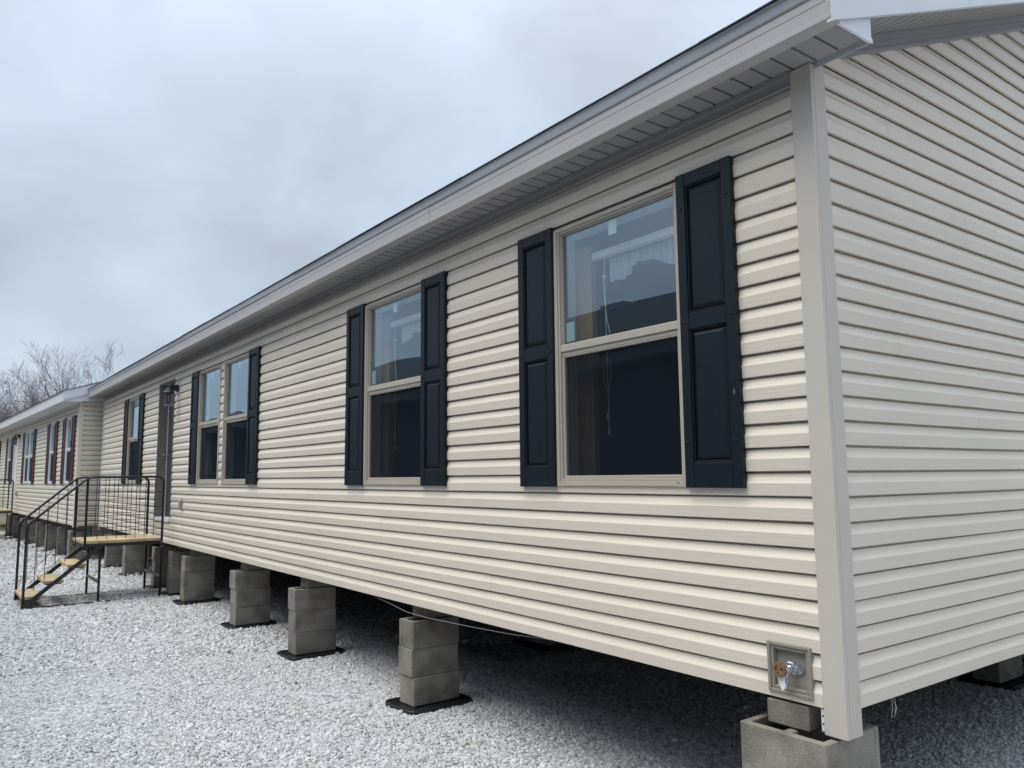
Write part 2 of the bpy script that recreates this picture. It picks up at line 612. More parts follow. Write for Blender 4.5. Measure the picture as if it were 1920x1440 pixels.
# ------------------------------------------------------------------ the near home
L, D, H = 16.0, 8.0, 2.54
home = thing('mobile_home', 'long beige vinyl sided mobile home with dark blue shutters, raised on block piers', 'mobile home', (0, 0, BASE))
ZB, ZT = 0.846, 2.312
WINS = [(-1.645, -0.700), (-4.085, -3.140), (-8.990, -8.055), (-7.900, -6.960), (-13.480, -12.570)]
DOOR = (-11.255, -10.290, 0.318, 2.375)
HOSE = (-0.306, -0.112, 0.026, 0.217)
OPEN = [(a, b, ZB, ZT) for a, b in WINS] + [DOOR, HOSE]


def wall_with_openings(u0, u1, z0, z1, openings, y0, y1):
    m = MB()
    us = sorted({u0, u1} | {t for o in openings for t in o[:2]})
    zs = sorted({z0, z1} | {t for o in openings for t in o[2:]})
    for a, b in zip(us[:-1], us[1:]):
        start = None
        for c, d in zip(zs[:-1], zs[1:]):
            solid = not any(o[0] < (a + b) / 2 < o[1] and o[2] < (c + d) / 2 < o[3] for o in openings)
            if solid and start is None: start = c
            if not solid and start is not None:
                m.box(a, b, y0, y1, start, c); start = None
        if start is not None: m.box(a, b, y0, y1, start, z1)
    return m


fw = wall_with_openings(-L, 0.0, 0.012, 2.68, OPEN, 0.010, 0.11).build('front_wall', 'sheathing', home)
boards(fw, -L, -0.066, H, OPEN, True, 'siding_front')
PITCH = 0.41


def glim(z):
    s = max(0.0, (z - 2.62) / PITCH)
    return (0.078 if s == 0 else s, D - s)


gm = MB()
gm.prism([(0.112, 0.014), (D, 0.014), (D, 2.66), (D / 2, 2.66 + PITCH * D / 2), (0.112, 2.70)], 0, -0.11, -0.010)
gw = gm.build('side_wall', 'sheathing', home)
boards(gw, 0.078, D, 2.62 + PITCH * D / 2, [], False, 'siding_side', limit=glim, seam=3.66)
MB().box(-L, -L + 0.11, 0.112, D, 0.014, 2.68).build('end_wall', 'siding_cream', home)
MB().box(-L, 0.0, D - 0.11, D - 0.002, 0.014, 2.66).build('rear_wall', 'siding_cream', home)

MB().box(-L, 0.0, D - 0.05, D - 0.02, -BASE, 0.013).build('rear_light_blocker', 'siding_cream', home)  # unseen panel added below the rear wall to keep light from under the floor
# corner post (L-shaped cap) with its nail flange
cp = MB()
cp.cbox(-0.068, 0.029, -0.0235, 0.0, -0.097, 2.598, 0.0025)
cp.cbox(0.0012, 0.0285, 0.0004, 0.083, -0.097, 2.600, 0.0025)
cpo = cp.build('corner_post', 'post_trim', home)
fl = MB()
for i in range(3):
    fl.box(-0.0835, -0.0700, -0.010, -0.008, -0.088 + i * 0.03, -0.066 + i * 0.03)
fl.box(-0.0735, -0.0690, -0.0105, -0.0075, -0.092, 0.0)
fl.box(-0.0860, -0.0830, -0.0105, -0.0075, -0.092, 0.0)
fl.build('nail_flange', 'white_vinyl', cpo)
MB().cbox(-L - 0.028, -L + 0.06, -0.0235, 0.0, -0.06, 2.598, 0.0025).build('corner_post', 'post_trim', home)

# frieze channel under the soffit and the starter strip
fr_ = MB()
fr_.box(-L + 0.06, -0.0685, -0.034, 0.0, 2.574, 2.5985)
fr_.box(-L + 0.06, -0.0685, -0.024, 0.0, 2.541, 2.5735)
fr_.box(-L + 0.06, -0.0685, -0.029, 0.0, 2.534, 2.5405)
fr_.build('frieze_trim', 'soffit_vinyl', home)

# soffit: ribbed panels between wall and fascia
soff = MB().box(-L - 0.26, 0.262, -0.262, 0.018, 2.616, 2.622).build('soffit', 'soffit_vinyl', home)


def soffit_panel_mesh():
    m = MB()
    prof = []
    for i in range(3):
        x = i * 0.1
        prof += [(x, 2.6165), (x + 0.0035, 2.6140), (x + 0.0040, 2.6090), (x + 0.0125, 2.6090), (x + 0.0135, 2.601), (x + 0.0995, 2.601)]
    prof += [(0.2995, 2.617)]
    for y in (-0.262, 0.0):
        for (x, z) in prof: m.v.append((x, y, z))
    n = len(prof)
    for i in range(n - 1):
        m.f.append((i, i + n, i + n + 1, i + 1))
    return m.mesh('soffit_panel', 'soffit_vinyl')


spm = soffit_panel_mesh()
for i in range(55):
    x = 0.243 - 0.3 * (i + 1)
    if x < -L - 0.26: break
    obj('soffit_panel', spm, soff, (x, 0, 0))

# fascia with folded lip, crease and drip edge
fa = MB()
XA, XB = -L - 0.280, 0.283
prof = [(-0.262, 2.690), (-0.262, 2.640), (-0.218, 2.582), (-0.218, 2.5775), (-0.279, 2.5775), (-0.2825, 2.580), (-0.2825, 2.597), (-0.2795, 2.6005),
        (-0.2795, 2.6500), (-0.2775, 2.6515), (-0.2775, 2.6535), (-0.2795, 2.6550), (-0.2795, 2.690)]
fao = fa.prism(prof, 0, XB - 2.9, XB).build('fascia', 'grey_aluminium', home)
xj, kk = XB - 2.9, 0
while xj > XA + 0.01:
    xn = max(XA, xj - 3.05)
    kk += 1
    dy_, dz_ = (0.0, -0.0012, 0.0005)[kk % 3], (0.0, 0.0009, -0.0006)[kk % 3]
    MB().prism([(y + dy_, z + dz_) for (y, z) in prof], 0, xn, xj - 0.0022).build('fascia', 'grey_aluminium', home)
    xj = xn
dm = MB()
dm.prism([(-0.2630, 2.6905), (-0.2840, 2.6905), (-0.2870, 2.697), (-0.2900, 2.740), (-0.2960, 2.7450), (-0.2630, 2.7450)], 0, XA, XB)
dm.build('drip_edge', 'drip_metal', fao)


def ztop(y):
    return 2.752 + PITCH * (y + 0.30)


ry = D / 2
rz_ = ztop(ry)
rm = MB()
rm.prism([(-0.262, ztop(-0.262) - 0.035), (-0.262, ztop(-0.262) - 0.006), (ry, rz_ - 0.006), (D + 0.262, ztop(-0.262) - 0.006), (D + 0.262, ztop(-0.262) - 0.035), (ry, rz_ - 0.035)],
         0, -L - 0.262, 0.262)
roof = rm.build('roof', 'shingle', home)
# eave shingles: strips laid end to end, each lifted and shifted a little
for row in range(4):
    y0 = -0.300 + row * 0.14
    x = XA - 0.012 + (0.47 if row % 2 else 0.0)
    if row % 2: x -= 0.94
    while x < XB + 0.012:
        x1 = min(x + 0.938, XB + 0.014)
        xs = max(x, XA - 0.014)
        if x1 - xs > 0.08:
            dy, dz = random.uniform(-0.006, 0.004), 0.005 * row * 0.4 + random.uniform(0, 0.004)
            m = MB()
            nseg = 4
            for i in range(nseg + 1):
                xx = xs + (x1 - xs) * i / nseg
                sag = 0.0025 * mnoise.noise(Vector((xx * 3.1, row * 5.0, 0.3)))
                for (yy, zz) in ((y0 + dy, 0.0), (y0 + dy, 0.0065), (y0 + dy + 0.20, 0.006), (y0 + dy + 0.20, 0.0)):
                    m.v.append((xx, yy, ztop(yy) - 0.004 + zz + dz + sag))
            for i in range(nseg):
                for j in range(4):
                    a, b = i * 4 + j, i * 4 + (j + 1) % 4
                    m.f.append((a, a + 4, b + 4, b))
            m.f.append((0, 1, 2, 3)); m.f.append(tuple(nseg * 4 + t for t in (3, 2, 1, 0)))
            m.build('shingle', 'shingle', roof)
        x += 0.94
rc = MB()
rc.prism([(ry - 0.16, rz_ - 0.06), (ry, rz_ + 0.012), (ry + 0.16, rz_ - 0.06), (ry, rz_ + 0.022)], 0, -L - 0.28, 0.28)
rc.build('ridge_cap', 'shingle', roof)


def rake(xi, xo, sgn):
    """rake boards, sloping soffit and the boxed eave return at one gable end; sgn points away from the house"""
    for side in (0, 1):
        def Y(y): return y if side == 0 else D - y
        segs = [(-0.279, 0.903), (0.9075, 2.598), (2.6025, ry)]
        for (ya, yb) in segs:
            m = MB()

            def zb_(y): return 2.690 + PITCH * y
            for (a, b, xo_) in ((-0.010, 0.030, xo + sgn * 0.0035), (0.0305, 0.158, xo), (0.1585, 0.170, xo + sgn * 0.004)):
                x0, x1 = sorted((xo - sgn * 0.018, xo_))
                vs = []
                for y in (ya, yb):
                    for (x, dz) in ((x0, a), (x1, a), (x1, b), (x0, b)):
                        vs.append((x, Y(y), zb_(y) + dz))
                m.add(vs, [(0, 1, 2, 3), (7, 6, 5, 4), (0, 4, 5, 1), (1, 5, 6, 2), (2, 6, 7, 3), (3, 7, 4, 0)])
            m.build('rake_board', 'white_aluminium', home)
        # sloping soffit, ribs across
        m = MB()
        y = 0.02
        x0, x1 = sorted((xi, xo - sgn * 0.0185))
        prof = []
        while y < ry - 0.1:
            prof += [(y, 2.6905 + PITCH * y), (y + 0.088, 2.6905 + PITCH * (y + 0.088)), (y + 0.089, 2.702 + PITCH * (y + 0.089)), (y + 0.098, 2.702 + PITCH * (y + 0.098))]
            y += 0.099
        for x in (x0, x1):
            for (yy, zz) in prof: m.v.append((x, Y(yy), zz))
        n = len(prof)
        for i in range(n - 1): m.f.append((i, i + 1, i + 1 + n, i + n))
        m.build('rake_soffit', 'soffit_vinyl', home)
        # channel where the sloping soffit meets the siding
        m = MB()
        for (t0, t1, dd) in ((0.058, 0.0895, 0.050), (0.022, 0.0575, 0.028), (0.006, 0.0215, 0.036)):
            vs = []
            a, b = sorted((xi, xi + sgn * dd))
            for yy in (0.0 if side == 0 else 0.0, ry):
                for (x, t) in ((a, t0), (b, t0), (b, t1), (a, t1)):
                    vs.append((x, Y(yy), 2.6 + PITCH * yy + t))
            m.add(vs, [(0, 1, 2, 3), (7, 6, 5, 4), (0, 4, 5, 1), (1, 5, 6, 2), (2, 6, 7, 3), (3, 7, 4, 0)])
        m.build('rake_channel', 'soffit_vinyl', home)
        # boxed return
        m = MB()
        x0, x1 = sorted((xo - sgn * 0.0215, xo - sgn * 0.0105))
        poly = [(-0.262, 2.583), (0.020, 2.583), (0.020, 2.700), (-0.262, 2.5835 + 0.008)]
        vs = [(x, Y(yy), zz) for x in (x0, x1) for (yy, zz) in poly]
        m.add(vs, [(0, 1, 2, 3), (7, 6, 5, 4), (0, 4, 5, 1), (1, 5, 6, 2), (2, 6, 7, 3), (3, 7, 4, 0)])
        x0, x1 = sorted((xo - sgn * 0.0105, xo - sgn * 0.0065))
        m.box(x0, x1, *sorted((Y(-0.262), Y(0.021))), 2.578, 2.596)
        m.box(*sorted((xi, xo - sgn * 0.022)), *sorted((Y(0.0185), Y(0.0215))), 2.583, 2.70)
        m.build('eave_return', 'white_aluminium', home)


rake(0.001, 0.2835, 1)
rake(-L - 0.001, -L - 0.2805, -1)

# floor, belly and chassis
MB().box(-L + 0.002, -0.002, 0.002, D - 0.02, 0.0145, 0.06).build('belly_wrap', 'belly_wrap', home)
for y in (1.45, 2.75, 5.25, 6.55):
    m = MB()
    m.box(-L + 0.3, -0.3, y - 0.07, y + 0.07, 0.0, 0.0142).box(-L + 0.3, -0.3, y - 0.005, y + 0.005, -0.085, -0.0002).box(-L + 0.3, -0.3, y - 0.07, y + 0.07, -0.1, -0.0852)
    m.build('chassis_beam', 'chassis_steel', home)
# rooms behind the windows
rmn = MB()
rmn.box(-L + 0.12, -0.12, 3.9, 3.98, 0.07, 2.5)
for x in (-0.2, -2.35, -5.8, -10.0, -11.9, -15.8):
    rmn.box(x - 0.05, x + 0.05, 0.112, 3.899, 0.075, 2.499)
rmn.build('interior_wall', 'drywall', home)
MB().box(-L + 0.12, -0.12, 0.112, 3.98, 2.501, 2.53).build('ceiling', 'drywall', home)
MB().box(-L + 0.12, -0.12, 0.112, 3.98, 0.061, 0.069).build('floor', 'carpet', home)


# ------------------------------------------------------------------ windows and shutters
def ring(m, x0, x1, z0, z1, wl_, wr, wt, wb, ya, yb, c=0.002):
    m.cbox(x0, x0 + wl_, ya, yb, z0, z1, c)
    m.cbox(x1 - wr, x1, ya, yb, z0, z1, c)
    m.cbox(x0 + wl_, x1 - wr, ya, yb, z1 - wt, z1, c)
    m.cbox(x0 + wl_, x1 - wr, ya, yb, z0, z0 + wb, c)
    return m


def window(parent, x0, x1, z0, z1, frame_mat, detail=2, y=0.0):
    """single-hung window, origin at its lower left front corner"""
    W, Hh = x1 - x0, z1 - z0
    mr = Hh * 0.515
    f = MB()
    ring(f, 0, W, 0, Hh, 0.026, 0.026, 0.020, 0.030, -0.030, 0.045)
    ring(f, 0.0262, W - 0.0262, 0.0302, Hh - 0.0202, 0.012, 0.012, 0.010, 0.012, -0.022, 0.045)
    wo = f.build('window', frame_mat, parent, (x0, y, z0))
    a, b = 0.0384, W - 0.0384
    # meeting rail
    m = MB()
    m.cbox(a, b, -0.020, 0.040, mr - 0.004, mr + 0.036, 0.003)
    m.cbox(a, b, -0.010, 0.040, mr - 0.026, mr - 0.0045, 0.002)
    m.build('meeting_rail', frame_mat, wo)
    # lower sash frame and its screen frame
    m = MB()
    ring(m, a, b, 0.0425, mr - 0.0265, 0.014, 0.014, 0.008, 0.016, -0.008, 0.036)
    lo = m.build('lower_sash', frame_mat, wo)
    MB().box(a + 0.0142, b - 0.0142, 0.018, 0.022, 0.0588, mr - 0.0348).build('pane', 'glass', wo)
    # upper glass
    m = MB()
    ring(m, a, b, mr + 0.0363, Hh - 0.0304, 0.007, 0.007, 0.006, 0.004, -0.006, 0.038, 0.0015)
    m.build('upper_sash', frame_mat, wo)
    MB().box(a + 0.0072, b - 0.0072, 0.008, 0.012, mr + 0.0405, Hh - 0.0366).build('pane', 'glass', wo)
    if detail >= 1:
        m = MB()
        n = 10
        for j in range(2):
            for i in range(n + 1):
                xx = a + 0.0145 + (b - a - 0.029) * i / n
                m.v.append((xx, 0.0045 + 0.0010 * math.sin(i * 1.3 + x0), 0.0595 if j == 0 else mr - 0.0352))
        for i in range(n): m.f.append((i, i + 1, i + 2 + n, i + 1 + n))
        m.build('insect_screen', 'screen', wo)
        # wood jamb seen through the glass
        m = MB()
        m.box(0.004, 0.030, 0.0455, 0.111, 0.03, Hh - 0.02).box(W - 0.030, W - 0.004, 0.0455, 0.111, 0.03, Hh - 0.02)
        m.box(0.031, W - 0.031, 0.0455, 0.111, Hh - 0.046, Hh - 0.021).box(0.031, W - 0.031, 0.0455, 0.111, 0.0, 0.025)
        m.build('inner_jamb', 'white_vinyl', wo)
        MB().box(0.44 * W, 0.44 * W + 0.062, 0.0125, 0.0131, Hh - 0.125, Hh - 0.045).build('sticker', 'sticker_white', wo)
    if detail >= 2:
        MB().box(0.055, 0.125, 0.0125, 0.0131, mr + 0.055, mr + 0.165).build('sticker', 'sticker_green', wo)
        MB().box(0.030, 0.165, 0.112, 0.150, 0.03, Hh - 0.10).build('curtain', 'stud_wood', wo)
        m = MB()
        m.cbox(0.11, W - 0.02, 0.118, 0.160, Hh - 0.190, Hh - 0.145, 0.006)
        m.build('blind_headrail', 'blind_white', wo)
        # a short gathered valance with an uneven hem
        m = MB()
        n = 56
        for i in range(n + 1):
            t = i / n
            xx = 0.25 + (W - 0.28) * t
            fold = 0.013 * math.sin(i * 1.55) + 0.007 * math.sin(i * 0.63)
            hem = 0.105 + 0.035 * math.sin(t * 9.0 + 1.0) + 0.028 * mnoise.noise(Vector((t * 6, x0, 0)))
            m.v.append((xx, 0.172 + fold * 0.4, Hh - 0.19)); m.v.append((xx, 0.178 + fold, Hh - 0.19 - hem))
        for i in range(n): m.f.append((2 * i, 2 * i + 2, 2 * i + 3, 2 * i + 1))
        m.build('valance', 'valance_cloth', wo)
        # blind cord and tassels
        m = MB()
        cx = 0.285
        m.tube([(cx, 0.10, Hh - 0.18), (cx + 0.003, 0.10, Hh - 0.30), (cx + 0.004, 0.10, Hh - 0.62), (cx + 0.010, 0.10, Hh - 1.16)], 0.0022, 4)
        m.tube([(cx - 0.012, 0.10, Hh - 0.30), (cx - 0.004, 0.10, Hh - 0.44), (cx + 0.012, 0.10, Hh - 0.55), (cx + 0.034, 0.10, Hh - 0.64)], 0.002, 4)
        m.tube([(cx - 0.012, 0.10, Hh - 0.30), (cx + 0.002, 0.10, Hh - 0.325), (cx + 0.014, 0.10, Hh - 0.31)], 0.004, 4)
        lp = [(cx + 0.004 + 0.028 * math.sin(t) * (1 if t > 0 else 1), 0.10, Hh - 0.86 - 0.085 * math.cos(t)) for t in np.linspace(0.2, 6.0, 14)]
        m.tube(lp, 0.0016, 4)
        m.lathe([(0.003, Hh - 1.19), (0.007, Hh - 1.185), (0.004, Hh - 1.15)], 6, (cx + 0.010, 0.10, 0))
        m.lathe([(0.003, Hh - 1.11), (0.006, Hh - 1.10), (0.004, Hh - 1.07)], 6, (cx + 0.002, 0.098, 0))
        m.build('blind_cord', 'cord_white', wo)
        m = MB()
        m.cbox(0.06, W - 0.06, -0.0325, -0.0302, 0.006, 0.011, 0.0008)
        m.cbox(W * 0.93, W * 0.95, -0.0330, -0.0302, 0.022, 0.027, 0.001)
        m.cbox(W * 0.05, W * 0.06, -0.0330, -0.0302, 0.022, 0.026, 0.001)
        m.build('weep_trim', frame_mat, wo)
    return wo


def raised_panel(x0, x1, z0, z1, y, yf, e=0.028):
    """bevelled raised field: rim at depth y, face at depth yf (more negative = further out)"""
    m = MB()
    v = [(x0, y, z0), (x1, y, z0), (x1, y, z1), (x0, y, z1), (x0 + e, yf, z0 + e), (x1 - e, yf, z0 + e), (x1 - e, yf, z1 - e), (x0 + e, yf, z1 - e)]
    return m.add(v, [(0, 1, 5, 4), (1, 2, 6, 5), (2, 3, 7, 6), (3, 0, 4, 7), (4, 5, 6, 7)])


def shutter_meshes(W, Hh, mname):
    m = MB()
    st = 0.052
    m.cbox(0, st, -0.046, -0.014, 0, Hh, 0.003)
    m.cbox(W - st, W, -0.046, -0.014, 0, Hh, 0.003)
    zs = [(0, 0.078), (0.492, 0.545), (0.957, 1.0)]
    for (a, b) in zs:
        m.cbox(st + 0.0003, W - st - 0.0003, -0.0445, -0.014, a * Hh + 0.0005, b * Hh - 0.0005, 0.003)
    m.box(st + 0.0005, W - st - 0.0005, -0.026, -0.016, 0.06 * Hh, 0.97 * Hh)
    # stepped sticking on the inner edge of the stiles
    for (a, b) in ((0.078, 0.492), (0.545, 0.957)):
        ring(m, st + 0.0006, W - st - 0.0006, a * Hh + 0.0006, b * Hh - 0.0006, 0.007, 0.007, 0.007, 0.007, -0.0385, -0.018, 0.0025)
    pan = [raised_panel(st + 0.010, W - st - 0.010, a * Hh + 0.010, b * Hh - 0.010, -0.0262, -0.0400, 0.022).mesh('panel', mname) for (a, b) in ((0.078, 0.492), (0.545, 0.957))]
    cap = MB().lathe([(0.0085, -0.0462), (0.008, -0.0485), (0.005, -0.0505), (0.001, -0.0510)], 8, axis=1).mesh('screw_cap', mname, True)
    return m.mesh('shutter', mname), pan, cap


SH = {}


def shutter(parent, x0, x1, z0, z1, mname, caps=True):
    W, Hh = round(x1 - x0, 3), round(z1 - z0, 3)
    key = (W, Hh, mname)
    if key not in SH: SH[key] = shutter_meshes(W, Hh, mname)
    a, pan, cap = SH[key]
    s = obj('shutter', a, parent, (x0, 0, z0))
    for p in pan: obj('panel', p, s)
    if caps:
        for zz in (0.14, 0.515, 0.885):
            for xx in (0.024, W - 0.024):
                obj('screw_cap', cap, s, (xx, 0, zz * Hh))
    return s


SZ0, SZ1 = 0.843, 2.333
for i, (a, b) in enumerate(WINS):
    window(home, a, b, ZB, ZT, 'window_vinyl', detail=2 if i < 2 else 1)
for (a, b) in ((-1.967, -1.646), (-0.700, -0.379), (-4.406, -4.085), (-3.141, -2.820), (-9.312, -8.991), (-6.959, -6.638), (-13.801, -13.480), (-12.571, -12.250)):
    sh = shutter(home, a, b, SZ0, SZ1, 'navy_vinyl')
    if a > -0.8:
        # paint scuff on the shutter nearest the corner
        MB().add([(0.293, -0.0464, 0.405), (0.299, -0.0464, 0.410), (0.301, -0.0464, 0.424), (0.296, -0.0464, 0.436), (0.291, -0.0464, 0.420)],
                 [(0, 1, 2, 3, 4)]).build('scuff', 'scuff', sh)

# ------------------------------------------------------------------ entrance door
dx0, dx1, dz0, dz1 = DOOR
m = MB()
m.box(dx0, dx0 + 0.022, -0.022, 0.150, dz0 + 0.03, dz1 - 0.022).box(dx1 - 0.022, dx1, -0.022, 0.150, dz0 + 0.03, dz1 - 0.022).box(dx0, dx1, -0.022, 0.150, dz1 - 0.0218, dz1)
dfr = m.build('door_frame', 'jamb_paint', home)
MB().box(dx0 - 0.002, dx1 + 0.002, -0.045, 0.150, dz0 - 0.012, dz0 + 0.0295).build('threshold', 'white_aluminium', dfr)
m = MB()
m.box(dx0 + 0.0225, dx0 + 0.030, 0.112, 0.125, dz0 + 0.031, dz1 - 0.023).box(dx1 - 0.030, dx1 - 0.0225, 0.112, 0.125, dz0 + 0.031, dz1 - 0.023)
m.build('weatherstrip', 'white_vinyl', dfr)
door = MB().cbox(dx0 + 0.024, dx1 - 0.024, 0.1255, 0.165, dz0 + 0.032, dz1 - 0.026, 0.003).build('door', 'door_paint', home)
for (a, b, c, d) in ((0.10, 0.43, 0.08, 0.40), (0.52, 0.85, 0.08, 0.40), (0.10, 0.43, 0.48, 0.94), (0.52, 0.85, 0.48, 0.94)):
    W, Hh = dx1 - dx0, dz1 - dz0
    raised_panel(dx0 + a * W, dx0 + b * W, dz0 + c * Hh, dz0 + d * Hh, 0.1254, 0.118, 0.03).build('panel', 'door_paint', door)
m = MB()
m.lathe([(0.03, 0.125), (0.03, 0.118), (0.012, 0.115), (0.012, 0.085), (0.028, 0.078), (0.028, 0.060), (0.015, 0.052)], 10, (dx0 + 0.09, 0, dz0 + 0.95), 1)
m.build('handle', 'steel_grey', door, smooth=True)

# ------------------------------------------------------------------ block piers
BL, BW, BH = 0.392, 0.194, 0.1935
PAD = 0.032


def solid_block(seed):
    r = random.Random(seed)
    m = MB()
    m.cbox(-BW / 2, BW / 2, -BL / 2, BL / 2, 0, BH - 0.0015, 0.005)
    return m.mesh('concrete_block', 'concrete')


def hollow_block():
    m = MB()
    t = 0.034
    m.cbox(-BW / 2, -BW / 2 + t, -BL / 2, BL / 2, 0, BH - 0.0015, 0.004)
    m.cbox(BW / 2 - t, BW / 2, -BL / 2, BL / 2, 0, BH - 0.0015, 0.004)
    for y in (-BL / 2 + 0.0025, -t / 2, BL / 2 - t - 0.0025):
        m.cbox(-BW / 2 + t + 0.0005, BW / 2 - t - 0.0005, y, y + t, 0, BH - 0.004, 0.004)
    return m.mesh('concrete_block', 'concrete')


BLK_S, BLK_H = solid_block(1), hollow_block()
CAPM = MB().cbox(-0.090, 0.090, -0.14, 0.14, 0, 0.095, 0.005).mesh('cap_block', 'concrete')


def pad_mesh(hx, hy):
    m = MB()
    r = 0.06
    pts = []
    for (sx, sy, a0) in ((1, 1, 0), (-1, 1, 90), (-1, -1, 180), (1, -1, 270)):
        for k in range(4):
            a = math.radians(a0 + k * 30)
            pts.append((sx * (hx - r) + r * math.cos(a), sy * (hy - r) + r * math.sin(a)))
    n = len(pts)
    rows = [(1.0, -0.03), (1.0, PAD - 0.004), (0.985, PAD), (0.93, PAD), (0.925, PAD - 0.006)]
    for (s, z) in rows:
        for (x, y) in pts: m.v.append((x * s, y * s, z))
    for i in range(len(rows) - 1):
        for j in range(n):
            a, b = i * n + j, i * n + (j + 1) % n
            m.f.append((a, b, b + n, a + n))
    m.f.append(tuple((len(rows) - 1) * n + j for j in range(n)))
    # moulded ribs across the pan
    for k in range(-2, 3):
        m.box(-hx * 0.9, hx * 0.9, k * hy * 0.36 - 0.006, k * hy * 0.36 + 0.006, PAD - 0.008, PAD - 0.001)
    return m.mesh('base_pad', 'pad_plastic')


PADM, PADC = pad_mesh(0.20, 0.27), pad_mesh(0.27, 0.27)


def pier(x, y, label, group, layers=3, cap=(0.0, 0.055), tilt=0.0, top_hollow=True, padrot=0.0, half=False):
    """x,y: pier centre on the gravel; blocks lie with their long side into the house"""
    t = thing('block_pier', label, 'block pier', (x, y, 0.0), tilt, group)
    p = obj('base_pad', PADM, t); p.rotation_euler.z = padrot
    for k in range(layers):
        o = obj('concrete_block', BLK_H if (k == layers - 1 and top_hollow) else BLK_S, t, (random.uniform(-0.006, 0.006), random.uniform(-0.008, 0.008), PAD + k * BH))
        o.rotation_euler.z = random.uniform(-0.02, 0.02)
    c = obj('cap_block', CAPM, t, (cap[0], cap[1], PAD + layers * BH + 0.0005))
    c.rotation_euler.z = random.uniform(-0.03, 0.03)
    return t


# corner pier: two blocks side by side, long side along the front
t = thing('block_pier', 'double width block pier under the corner post below the faucet box', 'block pier', (-0.215, 0.095, 0.0), 0.0, 'concrete block piers under the near home')
obj('base_pad', PADC, t)
pil = MB()
hw_, tw = 0.196, 0.032
pil.cbox(-hw_, hw_, -hw_ + 0.01, -hw_ + 0.01 + tw, 0, BH - 0.0015, 0.004).cbox(-hw_, hw_, hw_ - 0.01 - tw, hw_ - 0.01, 0, BH - 0.0015, 0.004)
pil.cbox(-hw_ + 0.0004, -hw_ + tw, -hw_ + 0.0102 + tw, hw_ - 0.0102 - tw, 0, BH - 0.0018, 0.0025).cbox(hw_ - tw, hw_ - 0.0004, -hw_ + 0.0102 + tw, hw_ - 0.0102 - tw, 0, BH - 0.0018, 0.0025)
pil.cbox(-0.019, 0.019, -hw_ + 0.0104 + tw, hw_ - 0.0104 - tw, 0, BH - 0.006, 0.004)
pilm = pil.mesh('concrete_block', 'concrete')
for k in range(3):
    o = obj('concrete_block', pilm, t, (random.uniform(-0.004, 0.004), random.uniform(-0.004, 0.004), PAD + k * BH))
    o.rotation_euler.z = random.uniform(-0.008, 0.008)
o = obj('cap_block', CAPM, t, (-0.020, -0.012, PAD + 3 * BH + 0.0005)); o.rotation_euler.z = 0.02; o.scale = (1.05, 0.72, 1.0)

G1 = 'concrete block piers under the near home'
near = [(-3.352, 0.155, 'nearest single block pier, its top block grooved, with a thin wire crossing it', 0.03),
        (-5.437, 0.120, 'block pier under the shuttered window, second single pier from the corner post', -0.03),
        (-7.255, 0.140, 'block pier third in the row of single piers from the corner post', 0.01),
        (-9.420, 0.150, 'block pier fourth from the corner post, first one right of the entry steps', -0.02),
        (-10.33, 0.20, 'block pier standing just behind the right railing post of the entry steps', 0.02),
        (-11.26, 0.19, 'block pier standing behind the wall end of the step platform', -0.03),
        (-13.30, 0.16, 'pale block pier seen through the legs of the entry steps', 0.02),
        (-14.90, 0.14, 'farthest block pier under the near home, beyond the step platform', 0.0)]
for (x, y, lab, rz) in near:
    pier(x, y, lab, G1, tilt=rz, cap=(random.uniform(-0.01, 0.01), 0.06), padrot=random.uniform(-0.1, 0.1))
pier(-1.1, 3.95, 'block pier deep in the shade below the gable wall, right of the corner post', 'shaded piers under the middle of the near home')
pier(-4.4, 2.05, 'dim block pier in the dark behind the nearest single pier', 'shaded piers under the middle of the near home', tilt=math.pi / 2)
pier(-6.4, 2.05, 'dim block pier in the dark behind the second single pier', 'shaded piers under the middle of the near home', tilt=math.pi / 2)

# ------------------------------------------------------------------ faucet box near the corner
hx0, hx1, hz0, hz1 = HOSE
hb = thing('faucet_box', 'square grey vinyl mounting box with outdoor faucet beside the corner post', 'faucet', ((hx0 + hx1) / 2, 0, BASE + (hz0 + hz1) / 2))
w2, h2 = (hx1 - hx0) / 2 + 0.004, (hz1 - hz0) / 2 + 0.004
m = MB()
ring(m, -w2, w2, -h2, h2, 0.014, 0.014, 0.014, 0.014, -0.030, 0.004, 0.0025)
ring(m, -w2 + 0.0142, w2 - 0.0142, -h2 + 0.0142, h2 - 0.0142, 0.013, 0.013, 0.013, 0.013, -0.0235, 0.004, 0.002)
m.box(-w2 + 0.027, w2 - 0.027, 0.0, 0.006, -h2 + 0.027, h2 - 0.027)
m.build('mounting_box', 'box_vinyl', hb)
fc = MB()
# oval flange, body, spout with vacuum breaker, packing nut
pl = [(0.034 * math.cos(a) + 0.008 * math.cos(a) ** 3, 0.026 * math.sin(a)) for a in np.linspace(0, 2 * math.pi, 17)[:-1]]
k = len(fc.v)
for y in (-0.0005, -0.008):
    for (x, z) in pl: fc.v.append((x + 0.014, y, z + 0.004))
for j in range(16):
    a, b = k + j, k + (j + 1) % 16
    fc.f.append((a, a + 16, b + 16, b))
fc.f.append(tuple(k + 16 + j for j in range(16)))
fc.tube([(0.010, -0.004, 0.004), (0.006, -0.030, 0.003), (0.0, -0.052, 0.002)], [0.017, 0.016, 0.013], 10)
fc.tube([(0.0, -0.050, 0.002), (-0.004, -0.075, 0.006)], [0.012, 0.010], 8)
fc.cbox(-0.006, 0.022, -0.034, -0.010, 0.012, 0.032, 0.004)
fc.tube([(0.002, -0.040, -0.004), (0.0, -0.050, -0.030), (-0.004, -0.055, -0.060)], [0.012, 0.013, 0.014], 10)
